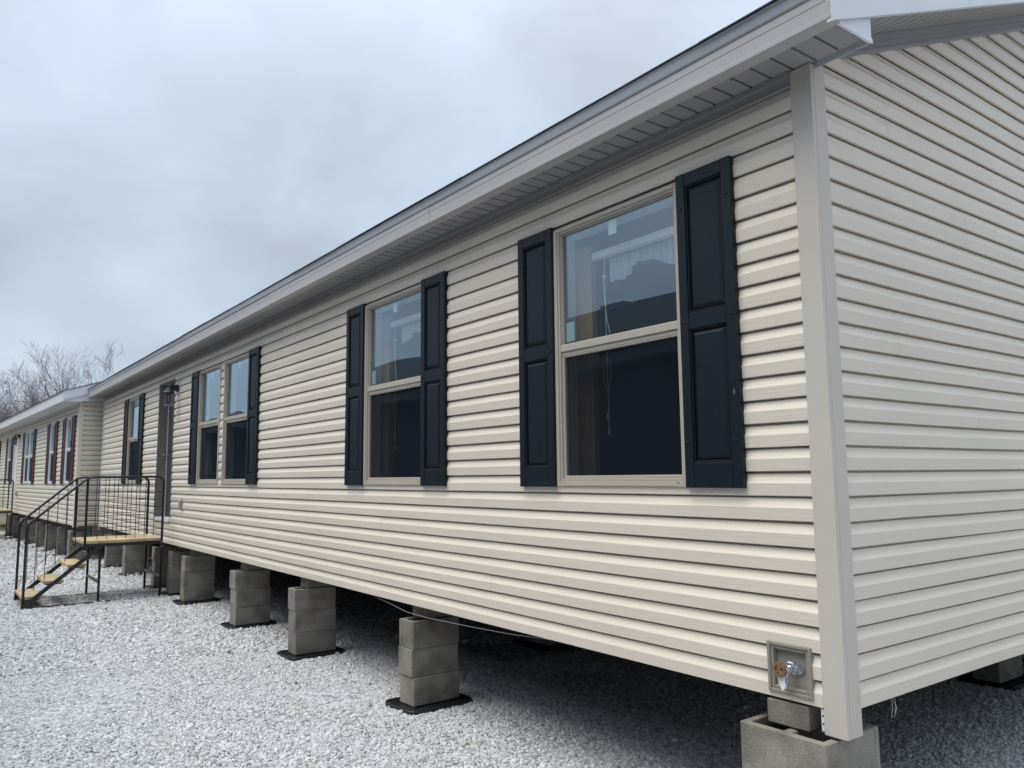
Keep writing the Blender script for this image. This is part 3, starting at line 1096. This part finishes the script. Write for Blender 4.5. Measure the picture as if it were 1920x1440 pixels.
fc.lathe([(0.0165, -0.066), (0.0165, -0.055), (0.0150, -0.052)], 12, (-0.004, -0.055, 0.0))
fc.build('faucet', 'zinc', hb, smooth=False)
fo = [c for c in hb.children if c.name.startswith('faucet')][0]
hw = MB()
for kk in range(16):
    a0, a1 = 2 * math.pi * kk / 16, 2 * math.pi * (kk + 1) / 16
    r0 = 0.0290 + 0.0025 * (kk % 2)
    r1 = 0.0290 + 0.0025 * ((kk + 1) % 2)
    q = []
    for (r, a) in ((r0, a0), (r1, a1), (0.0190, a1), (0.0190, a0)):
        q.append((r * math.cos(a), r * math.sin(a)))
    vs = [(x - 0.006, y, z + 0.008) for y in (-0.088, -0.077) for (x, z) in q]
    hw.add(vs, [(3, 2, 1, 0), (4, 5, 6, 7), (0, 1, 5, 4), (2, 3, 7, 6)])
for kk in range(4):
    a = math.pi / 4 + kk * math.pi / 2
    hw.tube([(-0.006, -0.081, 0.008), (-0.006 + 0.02 * math.cos(a), -0.083, 0.008 + 0.02 * math.sin(a))], 0.0035, 5)
hw.lathe([(0.006, -0.086), (0.007, -0.080), (0.005, -0.074)], 8, (-0.006, 0, 0.008), 1)
hw.build('handwheel', 'brass_wheel', fo)
# tags wired to the faucet
tg = MB()
for (ox, oz, rot) in ((-0.012, -0.062, 0.25), (0.004, -0.066, -0.12), (-0.003, -0.072, 0.08)):
    pts = [(-0.008, 0.03), (0.006, 0.034), (0.009, -0.005), (0.004, -0.018), (-0.006, -0.016), (-0.010, 0.0)]
    c, s = math.cos(rot), math.sin(rot)
    k = len(tg.v)
    for y in (-0.074 - ox * 0.4, -0.0728 - ox * 0.4):
        for (x, z) in pts: tg.v.append((ox + x * c - z * s, y, oz + 0.015 + x * s + z * c))
    n = len(pts)
    tg.f.append(tuple(k + j for j in range(n))); tg.f.append(tuple(k + n + j for j in range(n))[::-1])
    for j in range(n): tg.f.append((k + j, k + n + j, k + n + (j + 1) % n, k + (j + 1) % n))
tg.build('hang_tag', 'sticker_white', fo)

# ------------------------------------------------------------------ wall lantern and outlet
lt = thing('wall_lantern', 'black coach lantern on a bracket beside the entrance door of the near home', 'wall lantern', (-10.07, 0, BASE + 2.20))
MB().cbox(-0.06, 0.06, -0.026, 0.0, -0.11, 0.12, 0.006).build('mounting_block', 'clay_trim', lt)
m = MB()
m.lathe([(0.045, -0.0265), (0.045, -0.036), (0.02, -0.045)], 12, (0, 0, 0.0), 1)
m.tube([(0, -0.04, 0.0), (0, -0.085, 0.035), (0, -0.13, 0.045), (0, -0.155, 0.03)], 0.011, 6)
m.tube([(0, -0.04, -0.055), (0, -0.08, -0.02), (0, -0.12, 0.035)], 0.008, 5)
m.prism([(-0.036, -0.08), (-0.036, 0.06), (-0.10, 0.035)], 0, -0.006, 0.006)
m.build('bracket', 'lantern_metal', lt)
m = MB()
m.lathe([(0.083, 0.002), (0.085, 0.008), (0.045, 0.045), (0.030, 0.075), (0.012, 0.085), (0.014, 0.098), (0.004, 0.112)], 8, (0, -0.155, -0.075))
m.build('cap', 'lantern_metal', lt)
m = MB()
m.lathe([(0.050, -0.168), (0.058, -0.001)], 8, (0, -0.155, -0.075))
m.build('glass', 'lamp_glass', lt)
m = MB()
for kk in range(4):
    a = math.pi / 4 + kk * math.pi / 2
    m.tube([(0.062 * math.cos(a), -0.155 + 0.062 * math.sin(a), -0.245), (0.066 * math.cos(a), -0.155 + 0.066 * math.sin(a), -0.075)], 0.0055, 5)
m.build('cage_bar', 'lantern_bar', lt)
m = MB()
m.lathe([(0.020, -0.262), (0.060, -0.254), (0.074, -0.248), (0.074, -0.240), (0.050, -0.236)], 8, (0, -0.155, 0))
m.build('base_ring', 'lantern_bar', lt)
m = MB()
m.lathe([(0.008, -0.235), (0.009, -0.18), (0.018, -0.15), (0.012, -0.11), (0.003, -0.10)], 8, (0, -0.155, 0))
m.build('bulb', 'white_vinyl', lt)

ol = thing('outdoor_outlet', 'small grey weatherproof outlet cover low on the siding right of the door', 'outlet', (-9.68, 0, BASE + 0.575))
MB().cbox(-0.055, 0.055, -0.028, 0.0, -0.078, 0.080, 0.005).build('mounting_plate', 'clay_trim', ol)
m = MB()
m.cbox(-0.040, 0.040, -0.062, -0.0285, -0.055, 0.055, 0.012)
m.build('cover', 'grey_plastic', ol)

# ------------------------------------------------------------------ entry steps
def bar(m, a, b, r=0.016, n=6):
    return m.tube([a, b], r, n)


def entry_steps(loc, rz, label, W=0.95, full=True):
    """local: x across (0 = right rail seen from the lane), y negative away from the wall, z from the gravel"""
    t = thing('entry_steps', label, 'steps', loc, rz, 'metal entry steps along the homes')
    Z = BASE
    yw, yp, yb = -0.14, -1.10, -1.77
    for s, x in enumerate((0.0, -W)):
        m = MB()
        r = 0.09
        pts = [(x, yw, 0.0), (x, yw, Z + 0.95 - r)]
        pts += [(x, yw - r + r * math.cos(a), Z + 0.95 - r + r * math.sin(a)) for a in (0.4, 0.8, 1.2)]
        pts += [(x, yw - r, Z + 0.95), (x, yp + 0.08, Z + 0.95), (x, yp + 0.01, Z + 0.935), (x, yp - 0.06, Z + 0.885)]
        pts += [(x, yb + 0.05, Z + 0.385), (x, yb + 0.01, Z + 0.33), (x, yb, Z + 0.27), (x, yb, 0.0)]
        m.tube(pts, 0.017, 8)
        rl = m.build('railing', 'steel_black', t, smooth=True)
        m = MB()
        bar(m, (x, yp, 0.42 + Z - 0.72 + 0.28), (x, yp, Z + 0.945), 0.017)
        m.build('post', 'steel_black', t)
        # welded wire grid
        m = MB()
        deckz = Z + 0.12
        y = yw - 0.115
        while y > yp + 0.03:
            bar(m, (x, y, deckz), (x, y, Z + 0.94), 0.0055, 4); y -= 0.117
        for k in range(1, 8):
            z = deckz + k * 0.103
            bar(m, (x, yw, z), (x, yp, z), 0.0052, 4)
        for k in range(1, 6):
            yy = yp + (yb - yp) * k / 6
            zt = Z + 0.90 + (0.36 - 0.90) * k / 6
            zb = Z + 0.06 + (-0.62 - 0.06) * k / 6
            bar(m, (x, yy, zb + 0.02), (x, yy, zt), 0.0055, 4)
        bar(m, (x, yp, deckz + 0.06), (x, yb, Z - 0.50), 0.0036, 4)
        g = m.build('wire_grid', 'steel_black', rl)
        g['kind'] = 'stuff'
        # stringer, leg and ground skid
        m = MB()
        a, b = Vector((x, yb - 0.01, 0.02)), Vector((x, -0.89, Z + 0.04))
        off = Vector((0, -0.012, 0.018))
        xi = 0.016
        d = (b - a).normalized(); nrm = Vector((0, -d.z, d.y)) * 0.024
        vs = []
        for p in (a, b):
            for (dx_, sg) in ((-xi, -1), (xi, -1), (xi, 1), (-xi, 1)):
                vs.append(tuple(p + Vector((dx_, 0, 0)) + nrm * sg))
        m.add(vs, [(3, 2, 1, 0), (4, 5, 6, 7), (0, 1, 5, 4), (1, 2, 6, 5), (2, 3, 7, 6), (3, 0, 4, 7)])
        m.build('stringer', 'steel_black', t)
        m = MB()
        bar(m, (x, -0.91, 0.0), (x, -0.91, Z + 0.04), 0.017)
        m.build('leg', 'steel_black', t)
        m = MB()
        m.box(x - 0.015, x + 0.015, yb + 0.02, yw + 0.02, 0.001, 0.022)
        m.build('ground_skid', 'steel_black', t)
        m = MB()
        m.box(x - 0.018, x + 0.018, yp - 0.02, yw, Z + 0.020, Z + 0.060)
        m.build('deck_bearer', 'steel_black', t)
        for (yy, zz) in ((yw, Z - 0.02), (yw, Z + 0.045), (yp, Z - 0.03)):
            MB().lathe([(0.009, 0.017), (0.009, 0.024), (0.004, 0.027)], 6, (x, yy, zz), 0).build('bolt', 'zinc', t)
    for (yy, zz) in ((-0.91, 0.26), (yw, 0.28)):
        MB().box(-W + 0.016, -0.016, yy - 0.012, yy + 0.012, zz, zz + 0.03).build('cross_brace', 'steel_grey', t)
    MB().box(-W + 0.016, -0.016, yp - 0.02, yp + 0.012, Z + 0.020, Z + 0.058).build('cross_brace', 'steel_black', t)
    n = 5
    pw = (yw - 0.01 - yp + 0.02) / n
    for i in range(n):
        y0 = yp - 0.02 + i * pw
        MB().cbox(-W - 0.005 + random.uniform(-0.004, 0.004), 0.005 + random.uniform(-0.006, 0.004), y0 + 0.002, y0 + pw - 0.002, Z + 0.0605, Z + 0.098 + random.uniform(0, 0.002), 0.003).build('deck_board', 'tread_wood', t)
    for (y0, z) in ((-1.785, 0.155), (-1.545, 0.335), (-1.285, 0.525)):
        MB().cbox(-W + 0.020, -0.020, y0, y0 + 0.225, z - 0.038, z, 0.003).build('tread', 'tread_wood', t)
        MB().box(-W + 0.018, -0.018, y0 + 0.02, y0 + 0.20, z - 0.0500, z - 0.0385).build('tread_bracket', 'steel_black', t)
    return t


entry_steps((-10.20, 0.0, 0.0), 0.0, 'black metal entry steps with yellow wood treads and platform at the near home')

# ------------------------------------------------------------------ the second home down the row
TH = math.radians(2.0)
FX, FY = -16.40, -0.38
far = thing('mobile_home', 'cream sided mobile home with maroon shutters and white trim behind the entry steps', 'mobile home', (FX, FY, BASE), TH)
# local frame: -x runs along its front, y into the house
FL = 18.0
fwin = [(-1.36, -0.66), (-3.43, -2.74), (-7.59, -6.80), (-6.78, -5.99), (-11.35, -10.45), (-14.4, -13.7)]
fdoor = (-9.95, -9.02, 0.22, 2.22)
FZ0, FZ1 = 0.84, 2.235
fop = [(a, b, FZ0, FZ1) for a, b in fwin] + [fdoor]
ffw = wall_with_openings(-FL, 0, 0.012, 2.6, fop, 0.010, 0.11).build('front_wall', 'sheathing', far)
boards(ffw, -FL, -0.11, 2.46, fop, True, 'siding_cream', seam=30)
m = MB()
m.prism([(0.112, 0.014), (D, 0.014), (D, 2.60), (D / 2, 2.60 + 0.33 * D / 2), (0.112, 2.60)], 0, -0.11, -0.010)
fgw = m.build('side_wall', 'sheathing', far)
boards(fgw, 0.03, 1.2, 2.64, [], False, 'siding_cream', seam=30)
m = MB()
m.cbox(-0.115, 0.026, -0.026, 0.0, -0.03, 2.50, 0.003).cbox(0.001, 0.0255, 0.0005, 0.05, -0.03, 2.50, 0.003)
m.build('corner_post', 'siding_cream', far)
m = MB().box(-FL, -0.1155, -0.03, 0.0, 2.462, 2.498).build('frieze_trim', 'white_aluminium', far)
MB().box(-FL - 0.2, 0.15, -0.34, 0.0, 2.500, 2.512).build('soffit', 'white_vinyl', far)
m = MB()
m.prism([(-0.341, 2.490), (-0.360, 2.490), (-0.362, 2.508), (-0.358, 2.512), (-0.358, 2.665), (-0.341, 2.665)], 0, -FL - 0.2, 0.17)
m.prism([(-0.341, 2.6655), (-0.366, 2.6655), (-0.372, 2.690), (-0.341, 2.690)], 0, -FL - 0.2, 0.17)
m.build('fascia', 'white_aluminium', far)
m = MB()
m.prism([(-0.385, 2.6905), (-0.385, 2.700), (D / 2, 2.700 + 0.33 * (D / 2 + 0.385)), (D + 0.385, 2.700), (D + 0.385, 2.6905), (D / 2, 2.6905 + 0.33 * (D / 2 + 0.385))], 0, -FL - 0.22, 0.185)
m.build('roof', 'shingle', far)
m = MB()
for (ya, yb) in ((-0.341, D / 2),):
    vs = []
    for y in (ya, yb):
        for (x, dz) in ((0.151, -0.20), (0.170, -0.20), (0.170, -0.004), (0.151, -0.004)):
            vs.append((x, y, 2.700 + 0.33 * (y + 0.385) + dz))
    m.add(vs, [(0, 1, 2, 3), (7, 6, 5, 4), (0, 4, 5, 1), (1, 5, 6, 2), (2, 6, 7, 3), (3, 7, 4, 0)])
m.build('rake_board', 'white_aluminium', far)
MB().box(0.0245, 0.150, -0.3395, 0.45, 2.5125, 2.66).build('eave_return', 'white_aluminium', far)
m = MB()
m.add([(0.001, 0.0, 2.52), (0.151, 0.0, 2.52), (0.151, D / 2, 2.52 + 0.33 * D / 2), (0.001, D / 2, 2.52 + 0.33 * D / 2)], [(0, 1, 2, 3)])
m.build('rake_soffit', 'white_vinyl', far)
MB().box(-FL, -0.002, 0.002, D, 0.0145, 0.06).build('belly_wrap', 'belly_wrap', far)
m = MB().box(-FL + 0.1, -0.12, 3.0, 3.05, 0.07, 2.5)
m.build('interior_wall', 'drywall', far)
MB().box(-FL + 0.1, -0.12, 0.112, 3.05, 2.47, 2.5).build('ceiling', 'drywall', far)
for i, (a, b) in enumerate(fwin):
    window(far, a, b, FZ0, FZ1, 'white_vinyl', detail=1)
for (a, b) in ((-1.70, -1.36), (-0.66, -0.32), (-3.77, -3.43), (-2.74, -2.40), (-7.93, -7.59), (-5.99, -5.65), (-11.69, -11.35), (-10.45, -10.11), (-14.74, -14.40), (-13.7, -13.36)):
    shutter(far, a, b, FZ0 - 0.01, FZ1 + 0.02, 'maroon_vinyl', caps=False)
dx0, dx1, dz0, dz1 = fdoor
m = MB()
m.box(dx0, dx0 + 0.05, -0.03, 0.06, dz0, dz1).box(dx1 - 0.05, dx1, -0.03, 0.06, dz0, dz1).box(dx0 + 0.0505, dx1 - 0.0505, -0.03, 0.06, dz1 - 0.05, dz1)
m.build('door_frame', 'white_paint', far)
fd = MB().cbox(dx0 + 0.051, dx1 - 0.051, 0.004, 0.045, dz0, dz1 - 0.051, 0.003).build('door', 'white_paint', far)
for (a, b, c, d) in ((0.12, 0.46, 0.06, 0.40), (0.54, 0.88, 0.06, 0.40), (0.12, 0.46, 0.48, 0.95), (0.54, 0.88, 0.48, 0.95)):
    W, Hh = dx1 - dx0, dz1 - dz0
    raised_panel(dx0 + a * W, dx0 + b * W, dz0 + c * Hh, dz0 + d * Hh, 0.0039, -0.003, 0.03).build('panel', 'white_paint', fd)

RF = Matrix.Translation((FX, FY, 0)) @ Matrix.Rotation(TH, 4, 'Z')


def fpos(x, y, z=0.0):
    return tuple(RF @ Vector((x, y, z)))


l2 = copy_tree(lt)
l2.location = fpos(-8.72, 0, BASE + 2.20); l2.rotation_euler.z = TH
tag(l2, 'dark coach lantern beside the white door of the maroon shuttered home', 'wall lantern')
o2 = copy_tree(ol)
o2.location = fpos(-8.75, 0, BASE + 0.55); o2.rotation_euler.z = TH
tag(o2, 'small outlet cover low on the cream siding right of the white door', 'outlet')
fpier = ['first block pier under the corner of the maroon shuttered home', 'second block pier under the maroon shuttered home, counted from its near corner',
         'third block pier under the maroon shuttered home, counted from its near corner', 'fourth block pier under the maroon shuttered home, counted from its near corner',
         'fifth block pier under the maroon shuttered home, counted from its near corner', 'sixth block pier under the maroon shuttered home, counted from its near corner',
         'seventh block pier under the maroon shuttered home, counted from its near corner', 'eighth block pier under the maroon shuttered home, counted from its near corner']
for i, lab in enumerate(fpier):
    x, y, _ = fpos(-0.35 - 1.42 * i, 0.16)
    pier(x, y, lab, 'concrete block piers under the maroon shuttered home', tilt=TH + random.uniform(-0.03, 0.03), top_hollow=False)
for i in range(1):
    x, y, _ = fpos(-0.14, 1.4 + 2.2 * i)
    pier(x, y, 'dim block pier under the gable end of the maroon shuttered home', 'piers under the gable end of the maroon shuttered home', tilt=TH + math.pi / 2, top_hollow=False)
# low block skirt behind the corner
sk = thing('block_skirt', 'low grey panel closing the gap under the cream gable end', 'skirting', fpos(-0.02, 0.62), TH)
for i in range(3):
    MB().cbox(-0.02, 0.02, -0.30 + i * 0.305, 0.003 + i * 0.305, 0.28, BASE - 0.002, 0.003).build('panel', 'concrete', sk)
s2 = entry_steps(fpos(-8.55, 0.0), TH, 'black metal entry steps at the left picture edge, by the white door')

# ------------------------------------------------------------------ homes mirrored in the window glass, and unseen ones added to block skylight
def lane_home(x0, x1, yw, hh, wall_m, trim, label, pitch=0.44, half=3.8):
    t = thing('mobile_home', label, 'mobile home', ((x0 + x1) / 2, yw, BASE))
    Lh = (x1 - x0) / 2
    m = MB()
    nr = int(2.6 / 0.1016)
    m.prism([(0.0, 0.0), (-2 * half, 0.0), (-2 * half, hh), (-half, hh + pitch * half), (0.0, hh)], 0, -Lh, Lh)
    w = m.build('wall', wall_m, t)
    MB().box(-Lh, Lh, -0.06, -0.02, -BASE, -0.001).build('skirting', wall_m, t)
    for k in range(nr):
        s = MB()
        s.add([(-Lh, 0.002, k * CH), (Lh, 0.002, k * CH), (Lh, 0.020, k * CH), (-Lh, 0.020, k * CH), (-Lh, 0.006, k * CH + CH * 0.99), (Lh, 0.006, k * CH + CH * 0.99)],
              [(0, 1, 2, 3), (3, 2, 5, 4)])
        s.build('siding_board', wall_m, w)
    m = MB()
    e = 0.3
    za = hh - pitch * e
    m.prism([(e, za + 0.02), (e, za + 0.06), (-half, hh + pitch * half + 0.06), (-2 * half - e, za + 0.06), (-2 * half - e, za + 0.02), (-half, hh + pitch * half + 0.02)], 0, -Lh - 0.25, Lh + 0.25)
    r = m.build('roof', 'shingle', t)
    MB().box(-Lh - 0.25, Lh + 0.25, e - 0.02, e - 0.001, za - 0.13, za + 0.018).build('fascia', trim, t)
    MB().box(-Lh - 0.25, Lh + 0.25, 0.001, e - 0.021, za - 0.12, za - 0.11).build('soffit', trim, t)
    for xx in np.arange(-Lh + 1.6, Lh - 1.6, 3.1):
        f = MB(); ring(f, xx, xx + 0.95, 0.85, 2.25, 0.05, 0.05, 0.05, 0.05, 0.02, 0.05)
        wo = f.build('window', trim, t)
        MB().box(xx + 0.05, xx + 0.90, 0.022, 0.026, 0.90, 2.20).build('pane', 'glass', wo)
    return t, r


t1, r1 = lane_home(-24.5, -4.6, -4.55, 2.62, 'siding_dark', 'drip_metal', 'dark sided home across the lane, mirrored in the large window panes')
m = MB()
zr = 2.62 + 0.44 * 3.8 + 0.06
m.cbox(4.8, 5.5, -3.60, -3.30, zr - 0.25, zr - 0.09, 0.01)
m.build('roof_vent', 'drip_metal', r1)
t3, r3 = lane_home(-3.6, 13.0, -4.9, 2.62, 'siding_dark', 'drip_metal', 'unseen dark sided home added behind the viewpoint to block low skylight')  # added out of view, shuts low sky off from under the near home
lane_home(5.6, 21.0, 8.0, 2.62, 'siding_grey', 'white_aluminium', 'unseen grey sided home added beyond the gable wall to block low skylight')  # added out of view, cuts low sidelight on the gable wall
t2, r2 = lane_home(-46.5, -26.0, -4.75, 2.45, 'siding_cream', 'white_aluminium', 'pale home farther down the lane, mirrored in the double window', pitch=0.36)

# ------------------------------------------------------------------ loose wire and threads
m = MB()
pts = [(-4.6, 0.03, BASE + 0.012), (-4.07, 0.012, BASE - 0.002), (-3.6, -0.005, BASE - 0.040), (-3.35, -0.03, BASE - 0.055), (-3.05, -0.03, BASE - 0.056), (-2.6, -0.01, BASE - 0.048), (-2.15, 0.0, BASE - 0.032), (-1.75, 0.008, BASE - 0.006), (-1.5, 0.02, BASE + 0.012)]
tag(m.tube(pts, 0.0017, 5).build('loose_wire', 'wire_steel', None), 'thin pale wire sagging below the bottom edge of the beige siding', 'wire')
m = MB()
for (a, b) in ((0.0, 0.0), (0.012, 0.01), (0.028, -0.004)):
    m.tube([(-0.01, 0.36 + a, BASE + 0.012), (-0.004, 0.362 + a, BASE - 0.02), (0.006 + b, 0.350 + a, BASE - 0.045), (0.0, 0.345 + a + b, BASE - 0.085)], 0.0012, 4)
tag(m.build('loose_thread', 'fibre', None), 'few frayed threads hanging from the siding right of the corner post', 'thread')


# ------------------------------------------------------------------ gravel
def build_gravel():
    pts, sc = [], []
    cx, cy = cam.location.x, cam.location.y

    def zone(x0, x1, y0, y1, cell, smin, smax, keep):
        nx, ny = int((x1 - x0) / cell), int((y1 - y0) / cell)
        gx, gy = np.meshgrid(np.arange(nx), np.arange(ny), indexing='ij')
        x = x0 + (gx.ravel() + rng.uniform(0, 1, gx.size)) * cell
        y = y0 + (gy.ravel() + rng.uniform(0, 1, gx.size)) * cell
        dist = np.hypot(x - cx, y - cy)
        k = keep(x, y, dist)
        x, y = x[k], y[k]
        s = rng.uniform(0, 1, x.size) ** 1.6 * (smax - smin) + smin
        s = np.where(rng.uniform(0, 1, x.size) < 0.03, s * 1.6, s)
        h = rng.uniform(0.0, 0.55, x.size) * s
        h = h + 0.007 * (np.sin(x * 1.9 + y * 0.7) * np.sin(y * 2.3 - x * 0.5) + 0.6 * np.sin(x * 4.7 + 1.3) * np.sin(y * 5.3))
        pts.append(np.stack([x, y, h], 1)); sc.append(s)

    zone(-9.0, 0.9, -3.3, 5.0, 0.0152, 0.0056, 0.0138, lambda x, y, d: (d < 8.0) & ((y < 1.3) | (x > -4.0)))
    zone(-16.0, 0.9, -3.6, 6.0, 0.026, 0.0095, 0.0205, lambda x, y, d: (d >= 8.0) & (d < 15) & ((y < 2.2) | (x > -4.0)))
    zone(-28.0, -8.0, -4.2, 3.0, 0.046, 0.016, 0.032, lambda x, y, d: (d >= 15) & (d < 27) & (rng.uniform(0, 1, d.size) < np.clip((30 - d) / 12, 0.2, 1)))
    P = np.concatenate(pts); S = np.concatenate(sc)
    me = bpy.data.meshes.new('gravel')
    me.vertices.add(len(P))
    me.vertices.foreach_set('co', P.astype(np.float32).ravel())
    at = me.attributes.new('stone_size', 'FLOAT', 'POINT')
    at.data.foreach_set('value', S.astype(np.float32))
    me.materials.append(MATS['stone'])
    o = bpy.data.objects.new('gravel', me)
    COL.objects.link(o)
    o['kind'] = 'stuff'
    tag(o, 'loose pale grey crushed limestone covering the lot', 'gravel')
    ng = bpy.data.node_groups.new('gravel_scatter', 'GeometryNodeTree')
    ng.interface.new_socket('Geometry', in_out='INPUT', socket_type='NodeSocketGeometry')
    ng.interface.new_socket('Geometry', in_out='OUTPUT', socket_type='NodeSocketGeometry')
    n, l = ng.nodes, ng.links
    gi, go = n.new('NodeGroupInput'), n.new('NodeGroupOutput')
    join = n.new('GeometryNodeJoinGeometry')
    for i in range(7):
        ico = n.new('GeometryNodeMeshIcoSphere')
        ico.inputs['Radius'].default_value = 1.0
        ico.inputs['Subdivisions'].default_value = 2
        pos = n.new('GeometryNodeInputPosition')
        vm = n.new('ShaderNodeVectorMath'); vm.operation = 'ADD'
        vm.inputs[1].default_value = (i * 13.7, i * 5.1, i * 8.3)
        l.new(pos.outputs[0], vm.inputs[0])
        nz = n.new('ShaderNodeTexVoronoi')
        nz.inputs['Scale'].default_value = 0.75
        l.new(vm.outputs[0], nz.inputs['Vector'])
        mr = n.new('ShaderNodeMapRange')
        mr.inputs[1].default_value = 0.1; mr.inputs[2].default_value = 0.8
        mr.inputs[3].default_value = 0.72; mr.inputs[4].default_value = 1.25
        l.new(nz.outputs['Distance'], mr.inputs[0])
        sc_ = n.new('ShaderNodeVectorMath'); sc_.operation = 'SCALE'
        l.new(pos.outputs[0], sc_.inputs[0]); l.new(mr.outputs[0], sc_.inputs[3])
        sq = n.new('ShaderNodeVectorMath'); sq.operation = 'MULTIPLY'
        sq.inputs[1].default_value = (1.25 - 0.06 * i, 0.85 + 0.03 * i, 0.66 + 0.03 * (i % 3))
        l.new(sc_.outputs[0], sq.inputs[0])
        sp = n.new('GeometryNodeSetPosition')
        l.new(ico.outputs[0], sp.inputs['Geometry']); l.new(sq.outputs[0], sp.inputs['Position'])
        sm = n.new('GeometryNodeSetMaterial')
        sm.inputs['Material'].default_value = MATS['stone']
        l.new(sp.outputs[0], sm.inputs['Geometry'])
        g2 = n.new('GeometryNodeGeometryToInstance')
        l.new(sm.outputs[0], g2.inputs[0])
        l.new(g2.outputs[0], join.inputs[0])
    iop = n.new('GeometryNodeInstanceOnPoints')
    l.new(gi.outputs[0], iop.inputs['Points']); l.new(join.outputs[0], iop.inputs['Instance'])
    iop.inputs['Pick Instance'].default_value = True
    rr = n.new('FunctionNodeRandomValue'); rr.data_type = 'FLOAT_VECTOR'
    rr.inputs[0].default_value = (-0.5, -0.5, 0.0); rr.inputs[1].default_value = (0.5, 0.5, 6.283)
    l.new(rr.outputs[0], iop.inputs['Rotation'])
    na = n.new('GeometryNodeInputNamedAttribute'); na.data_type = 'FLOAT'
    na.inputs['Name'].default_value = 'stone_size'
    l.new(na.outputs[0], iop.inputs['Scale'])
    ri = n.new('FunctionNodeRandomValue'); ri.data_type = 'INT'
    ri.inputs[4].default_value = 0; ri.inputs[5].default_value = 6
    l.new(ri.outputs[2], iop.inputs['Instance Index'])
    l.new(iop.outputs[0], go.inputs[0])
    md = o.modifiers.new('scatter', 'NODES')
    md.node_group = ng
    print('gravel stones', len(P))


build_gravel()


def build_leaves():
    m = MB()
    R = random.Random(21)
    spots = [(-3.55, -0.22)] + [(R.uniform(-9, -1.2), R.uniform(-2.3, 0.3)) for _ in range(26)]
    for (x, y) in spots:
        s, a = R.uniform(0.016, 0.030), R.uniform(0, 6.28)
        c, si = math.cos(a), math.sin(a)
        pts = [(-1, 0, 0.0), (-0.3, 0.45, 0.25), (0.5, 0.35, 0.1), (1.1, 0, 0.3), (0.5, -0.4, 0.2), (-0.3, -0.4, 0.0)]
        k = len(m.v)
        for (u, v, w) in pts: m.v.append((x + s * (u * c - v * si), y + s * (u * si + v * c), 0.020 + s * w))
        m.f += [(k, k + 1, k + 5), (k + 1, k + 2, k + 4, k + 5), (k + 2, k + 3, k + 4)]
    o = m.build('dead_leaves', 'leaf_brown')
    o['kind'] = 'stuff'
    tag(o, 'few small dry brown leaves scattered on the gravel', 'leaves')


build_leaves()

# ------------------------------------------------------------------ bare trees
def grow(m_trunk, m_crown, seed, height, trunk_r, spread, levels=5, twig=0.010, limbs=6):
    R = random.Random(seed)

    def branch(p, d, ln, r, lev):
        n = 5 if lev < 2 else 3
        pts, rad = [p.copy()], [r]
        q, dd = p.copy(), d.copy()
        for i in range(n):
            j = (0.03, 0.09, 0.11, 0.14, 0.16, 0.16)[min(lev, 5)]
            dd = (dd + Vector((R.uniform(-j, j), R.uniform(-j, j), R.uniform(-j, j) + (0.05 if lev < 4 else 0.02)))).normalized()
            q = q + dd * (ln / n)
            pts.append(q.copy()); rad.append(max(twig * 0.55, r * (1 - 0.62 * (i + 1) / n)))
        (m_trunk if lev == 0 else m_crown).tube(pts, rad, 6 if lev < 2 else (4 if lev < 3 else 3), cap=False)
        if lev >= levels: return
        kids = {0: limbs, 1: 6, 2: 5, 3: 4, 4: 2}.get(lev, 3)
        for k in range(kids):
            t = (0.55 + 0.45 * (k + 0.5) / kids) if lev == 0 else 0.22 + 0.78 * (k + R.uniform(0.1, 0.9)) / kids
            f = t * n
            i = min(n - 1, int(f))
            pp = pts[i].lerp(pts[i + 1], f - i)
            base = (pts[i + 1] - pts[i]).normalized()
            ang = R.uniform(0.30, 0.95) * spread if lev == 0 else R.uniform(0.35, 0.75)
            ax = base.orthogonal().normalized()
            ax.rotate(Matrix.Rotation(R.uniform(0, 6.283) if lev else (k * 2.4 + R.uniform(-0.4, 0.4)), 3, base))
            nd = base.copy(); nd.rotate(Matrix.Rotation(ang, 3, ax))
            ll = height * 0.56 * R.uniform(0.8, 1.05) if lev == 0 else ln * R.uniform(0.46, 0.70) * (1.2 - 0.45 * t)
            branch(pp, nd, ll, max(twig, r * (1 - 0.6 * t) * R.uniform(0.5, 0.7)), lev + 1)
    branch(Vector((0, 0, -0.2)), Vector((0.0, 0.0, 1)), height * 0.46, trunk_r, 0)


def tree(loc, seed, height, trunk_r, spread, label, group, levels=5, twig=0.010, limbs=6):
    t = thing('bare_tree', label, 'tree', loc, 0.0, group)
    a, b = MB(), MB()
    grow(a, b, seed, height, trunk_r, spread, levels, twig, limbs)
    a.build('trunk', 'bark', t); b.build('crown', 'twig', t)
    return t


GT = 'bare trees behind the homes'
tree((-43.0, 3.4, 0), 5, 7.6, 0.15, 1.15, 'tall bare spreading tree rising above the roof of the maroon shuttered home', GT, 5, 0.0052, 10)
thk = [(-46.0, -0.9, 6.3), (-49.0, -2.6, 6.6), (-51.0, -0.6, 6.2), (-47.0, 0.6, 5.2), (-53.0, -4.0, 7.4), (-55.0, -2.0, 7.2)]
for i, (x, y, h) in enumerate(thk):
    tree((x, y, 0), 30 + i, h, 0.13, 1.0, 'leafless tree in the thicket left of the tall bare tree', GT, 5, 0.0075, 7)
# undergrowth under the thicket
m = MB()
R = random.Random(3)
for i in range(1500):
    x, y = R.uniform(-60, -47), R.uniform(-9, 4)
    h = R.uniform(1.5, 3.6)
    a = R.uniform(-0.5, 0.5); b = R.uniform(-0.5, 0.5)
    m.tube([(x, y, 0), (x + a * 0.4, y + b * 0.4, h * 0.5), (x + a, y + b, h)], [0.02, 0.015, 0.008], 3, cap=False)
ob = m.build('brushwood', 'twig')
ob['kind'] = 'stuff'
tag(ob, 'dark leafless brush beneath the thicket', 'brush')
